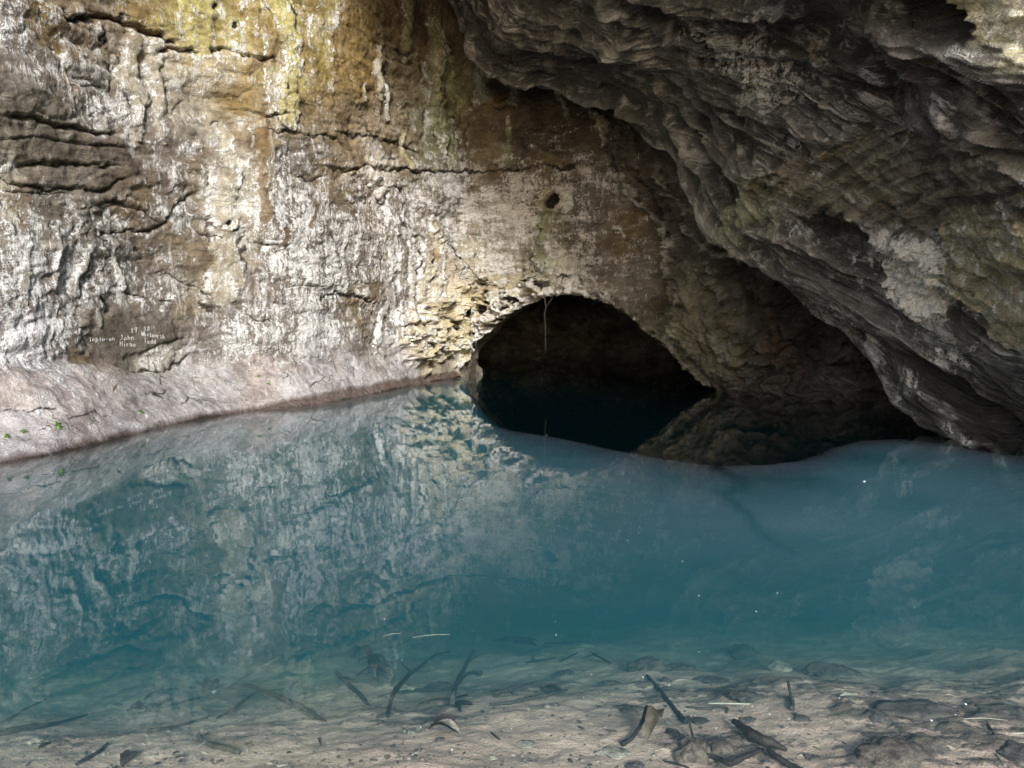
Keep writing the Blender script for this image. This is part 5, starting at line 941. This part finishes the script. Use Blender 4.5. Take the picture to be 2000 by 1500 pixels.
# root hanging in the arch
rp = [at(1062, 572, 15.6), at(1066, 600, 15.6), at(1064, 612, 15.62), at(1065, 640, 15.6), at(1066, 692, 15.6)]
tag(make("hanging_root", [tube(rp, [.010, .007, .006, .005, .003], 7, .3, 2), tube([at(1066, 600, 15.6), at(1075, 588, 15.6), at(1082, 574, 15.6)], [.006, .005, .004], 6, .2, 1)], mat_root), "thin pale root hanging straight down from the roof of the dark arch", "root")

# white lettering on the dark slab
STR = {'1': [[(.3, .75), (.55, 1), (.55, 0)]], '9': [[(.8, .75), (.6, 1), (.3, .95), (.2, .7), (.45, .52), (.8, .7), (.8, 1), (.75, .4), (.6, 0)]], '3': [[(.15, .9), (.5, 1), (.75, .78), (.4, .55), (.8, .35), (.6, .05), (.15, .08)]],
       '8': [[(.5, .55), (.2, .75), (.45, 1), (.8, .8), (.5, .55), (.15, .25), (.5, 0), (.85, .25), (.5, .55)]], 'W': [[(0, 1), (.22, 0), (.5, .75), (.78, 0), (1, 1)]], 'h': [[(.15, 1), (.15, 0)], [(.15, .4), (.5, .6), (.75, .4), (.75, 0)]], 'i': [[(.5, .6), (.5, 0)], [(.5, .82), (.5, .88)]],
       't': [[(.45, .95), (.45, .05), (.7, .02)], [(.15, .65), (.8, .65)]], 'm': [[(.08, .6), (.08, 0)], [(.08, .5), (.3, .6), (.48, .45), (.48, 0)], [(.48, .5), (.7, .6), (.92, .45), (.92, 0)]], 'a': [[(.75, .6), (.3, .6), (.15, .3), (.3, .02), (.7, .1), (.78, .6), (.82, 0)]], 'r': [[(.2, .6), (.2, 0)], [(.2, .4), (.45, .6), (.75, .55)]],
       's': [[(.75, .55), (.4, .62), (.25, .45), (.7, .2), (.5, 0), (.18, .06)]], 'T': [[(0, 1), (1, 1)], [(.5, 1), (.5, 0)]], 'o': [[(.5, .6), (.2, .4), (.25, .08), (.6, 0), (.82, .28), (.7, .55), (.5, .6)]], 'd': [[(.8, 1), (.8, 0)], [(.8, .5), (.4, .6), (.15, .3), (.35, .02), (.8, .12)]], 'J': [[(.3, 1), (.9, 1)], [(.65, 1), (.65, .2), (.4, 0), (.15, .15)]],
       'n': [[(.15, .6), (.15, 0)], [(.15, .42), (.5, .6), (.78, .42), (.78, 0)]], 'H': [[(.1, 1), (.1, 0)], [(.85, 1), (.85, 0)], [(.1, .5), (.85, .5)]], 'p': [[(.15, .6), (.15, -.4)], [(.15, .5), (.55, .6), (.8, .3), (.5, 0), (.15, .1)]], 'l': [[(.5, 1), (.5, 0)]], 'u': [[(.15, .6), (.18, .1), (.5, 0), (.78, .15), (.8, .6), (.82, 0)]], '-': [[(.1, .4), (.9, .42)]]}
def letters(txt, x0, y0, x1, y1, hh):
    out = []; n = len(txt); cw = (x1 - x0) / n
    for k, ch in enumerate(txt):
        parts = []
        for stx in STR[ch]:
            p_ = []
            for a, b in resample(np.array(stx), max(3, int(3 * len(stx))))[0]:
                xx = x0 + cw * (k + .08 + .84 * a) + .25 * math.sin(k * 2.3 + len(txt)) + .6 * (b - .5) * math.sin(k * 1.7); yy = y0 + (y1 - y0) * (xx - x0) / (x1 - x0) - hh * (1 + .12 * math.sin(k * 3.1)) * b + .55 * math.sin(k * 4.1 + len(txt))
                p_.append(wall_ray(xx, yy))
            parts.append(tube(p_, [.0040] * 3, 6, .25, k))
        out.append(parts)
    return out
def wall_ray(px, py):
    global _slab
    sl = _slab; e = (_sa - px) ** 2 + (_sb - py) ** 2; k = np.argpartition(e.ravel(), 4)[:4]; w = 1 / (e.ravel()[k] + .05); q_ = PW[sl].reshape(-1, 3)[k]; nn = W.N[sl].reshape(-1, 3)[k]
    dist = ((q_ + nn * .006) * w[:, None]).sum(0) / w.sum()
    r = ray(px, py); return np.array([0, 0, CAMH]) + r * (np.linalg.norm(dist - np.array([0, 0, CAMH])) / np.linalg.norm(r))
u0, v0_, _ = W.loc(150, 715); u1_, v1_, _ = W.loc(360, 600)
_slab = (slice(np.searchsorted(s_arc, u0) - 20, np.searchsorted(s_arc, u1_) + 20), slice(np.searchsorted(ZV, min(v0_, v1_)) - 30, np.searchsorted(ZV, max(v0_, v1_)) + 30))
_sa, _sb, _ = project(PW[_slab])
LT = sum([letters("19", 254, 651, 269, 648, 9), letters("38", 279, 646, 294, 646, 8), letters("Whitmarsh", 276, 656, 322, 662, 9), letters("Todd", 281, 670, 305, 672, 9), letters("John", 234, 664, 263, 664, 9), letters("Hiram", 234, 676, 265, 677, 9), letters("Taplu-on", 173, 667, 225, 665, 8)], [])
ins = bpy.data.objects.new("painted_inscription", None); COL.objects.link(ins); ins.location = Vector(np.mean([p_[0].mean(0) for g_ in LT for p_ in g_], axis=0))
for g_ in LT:
    o = make("painted_letter", g_, mat_paint, ins); o.location = -Vector(ins.location)
tag(ins, "small white hand-painted names and a year on the dark bare slab of the left wall", "inscription")
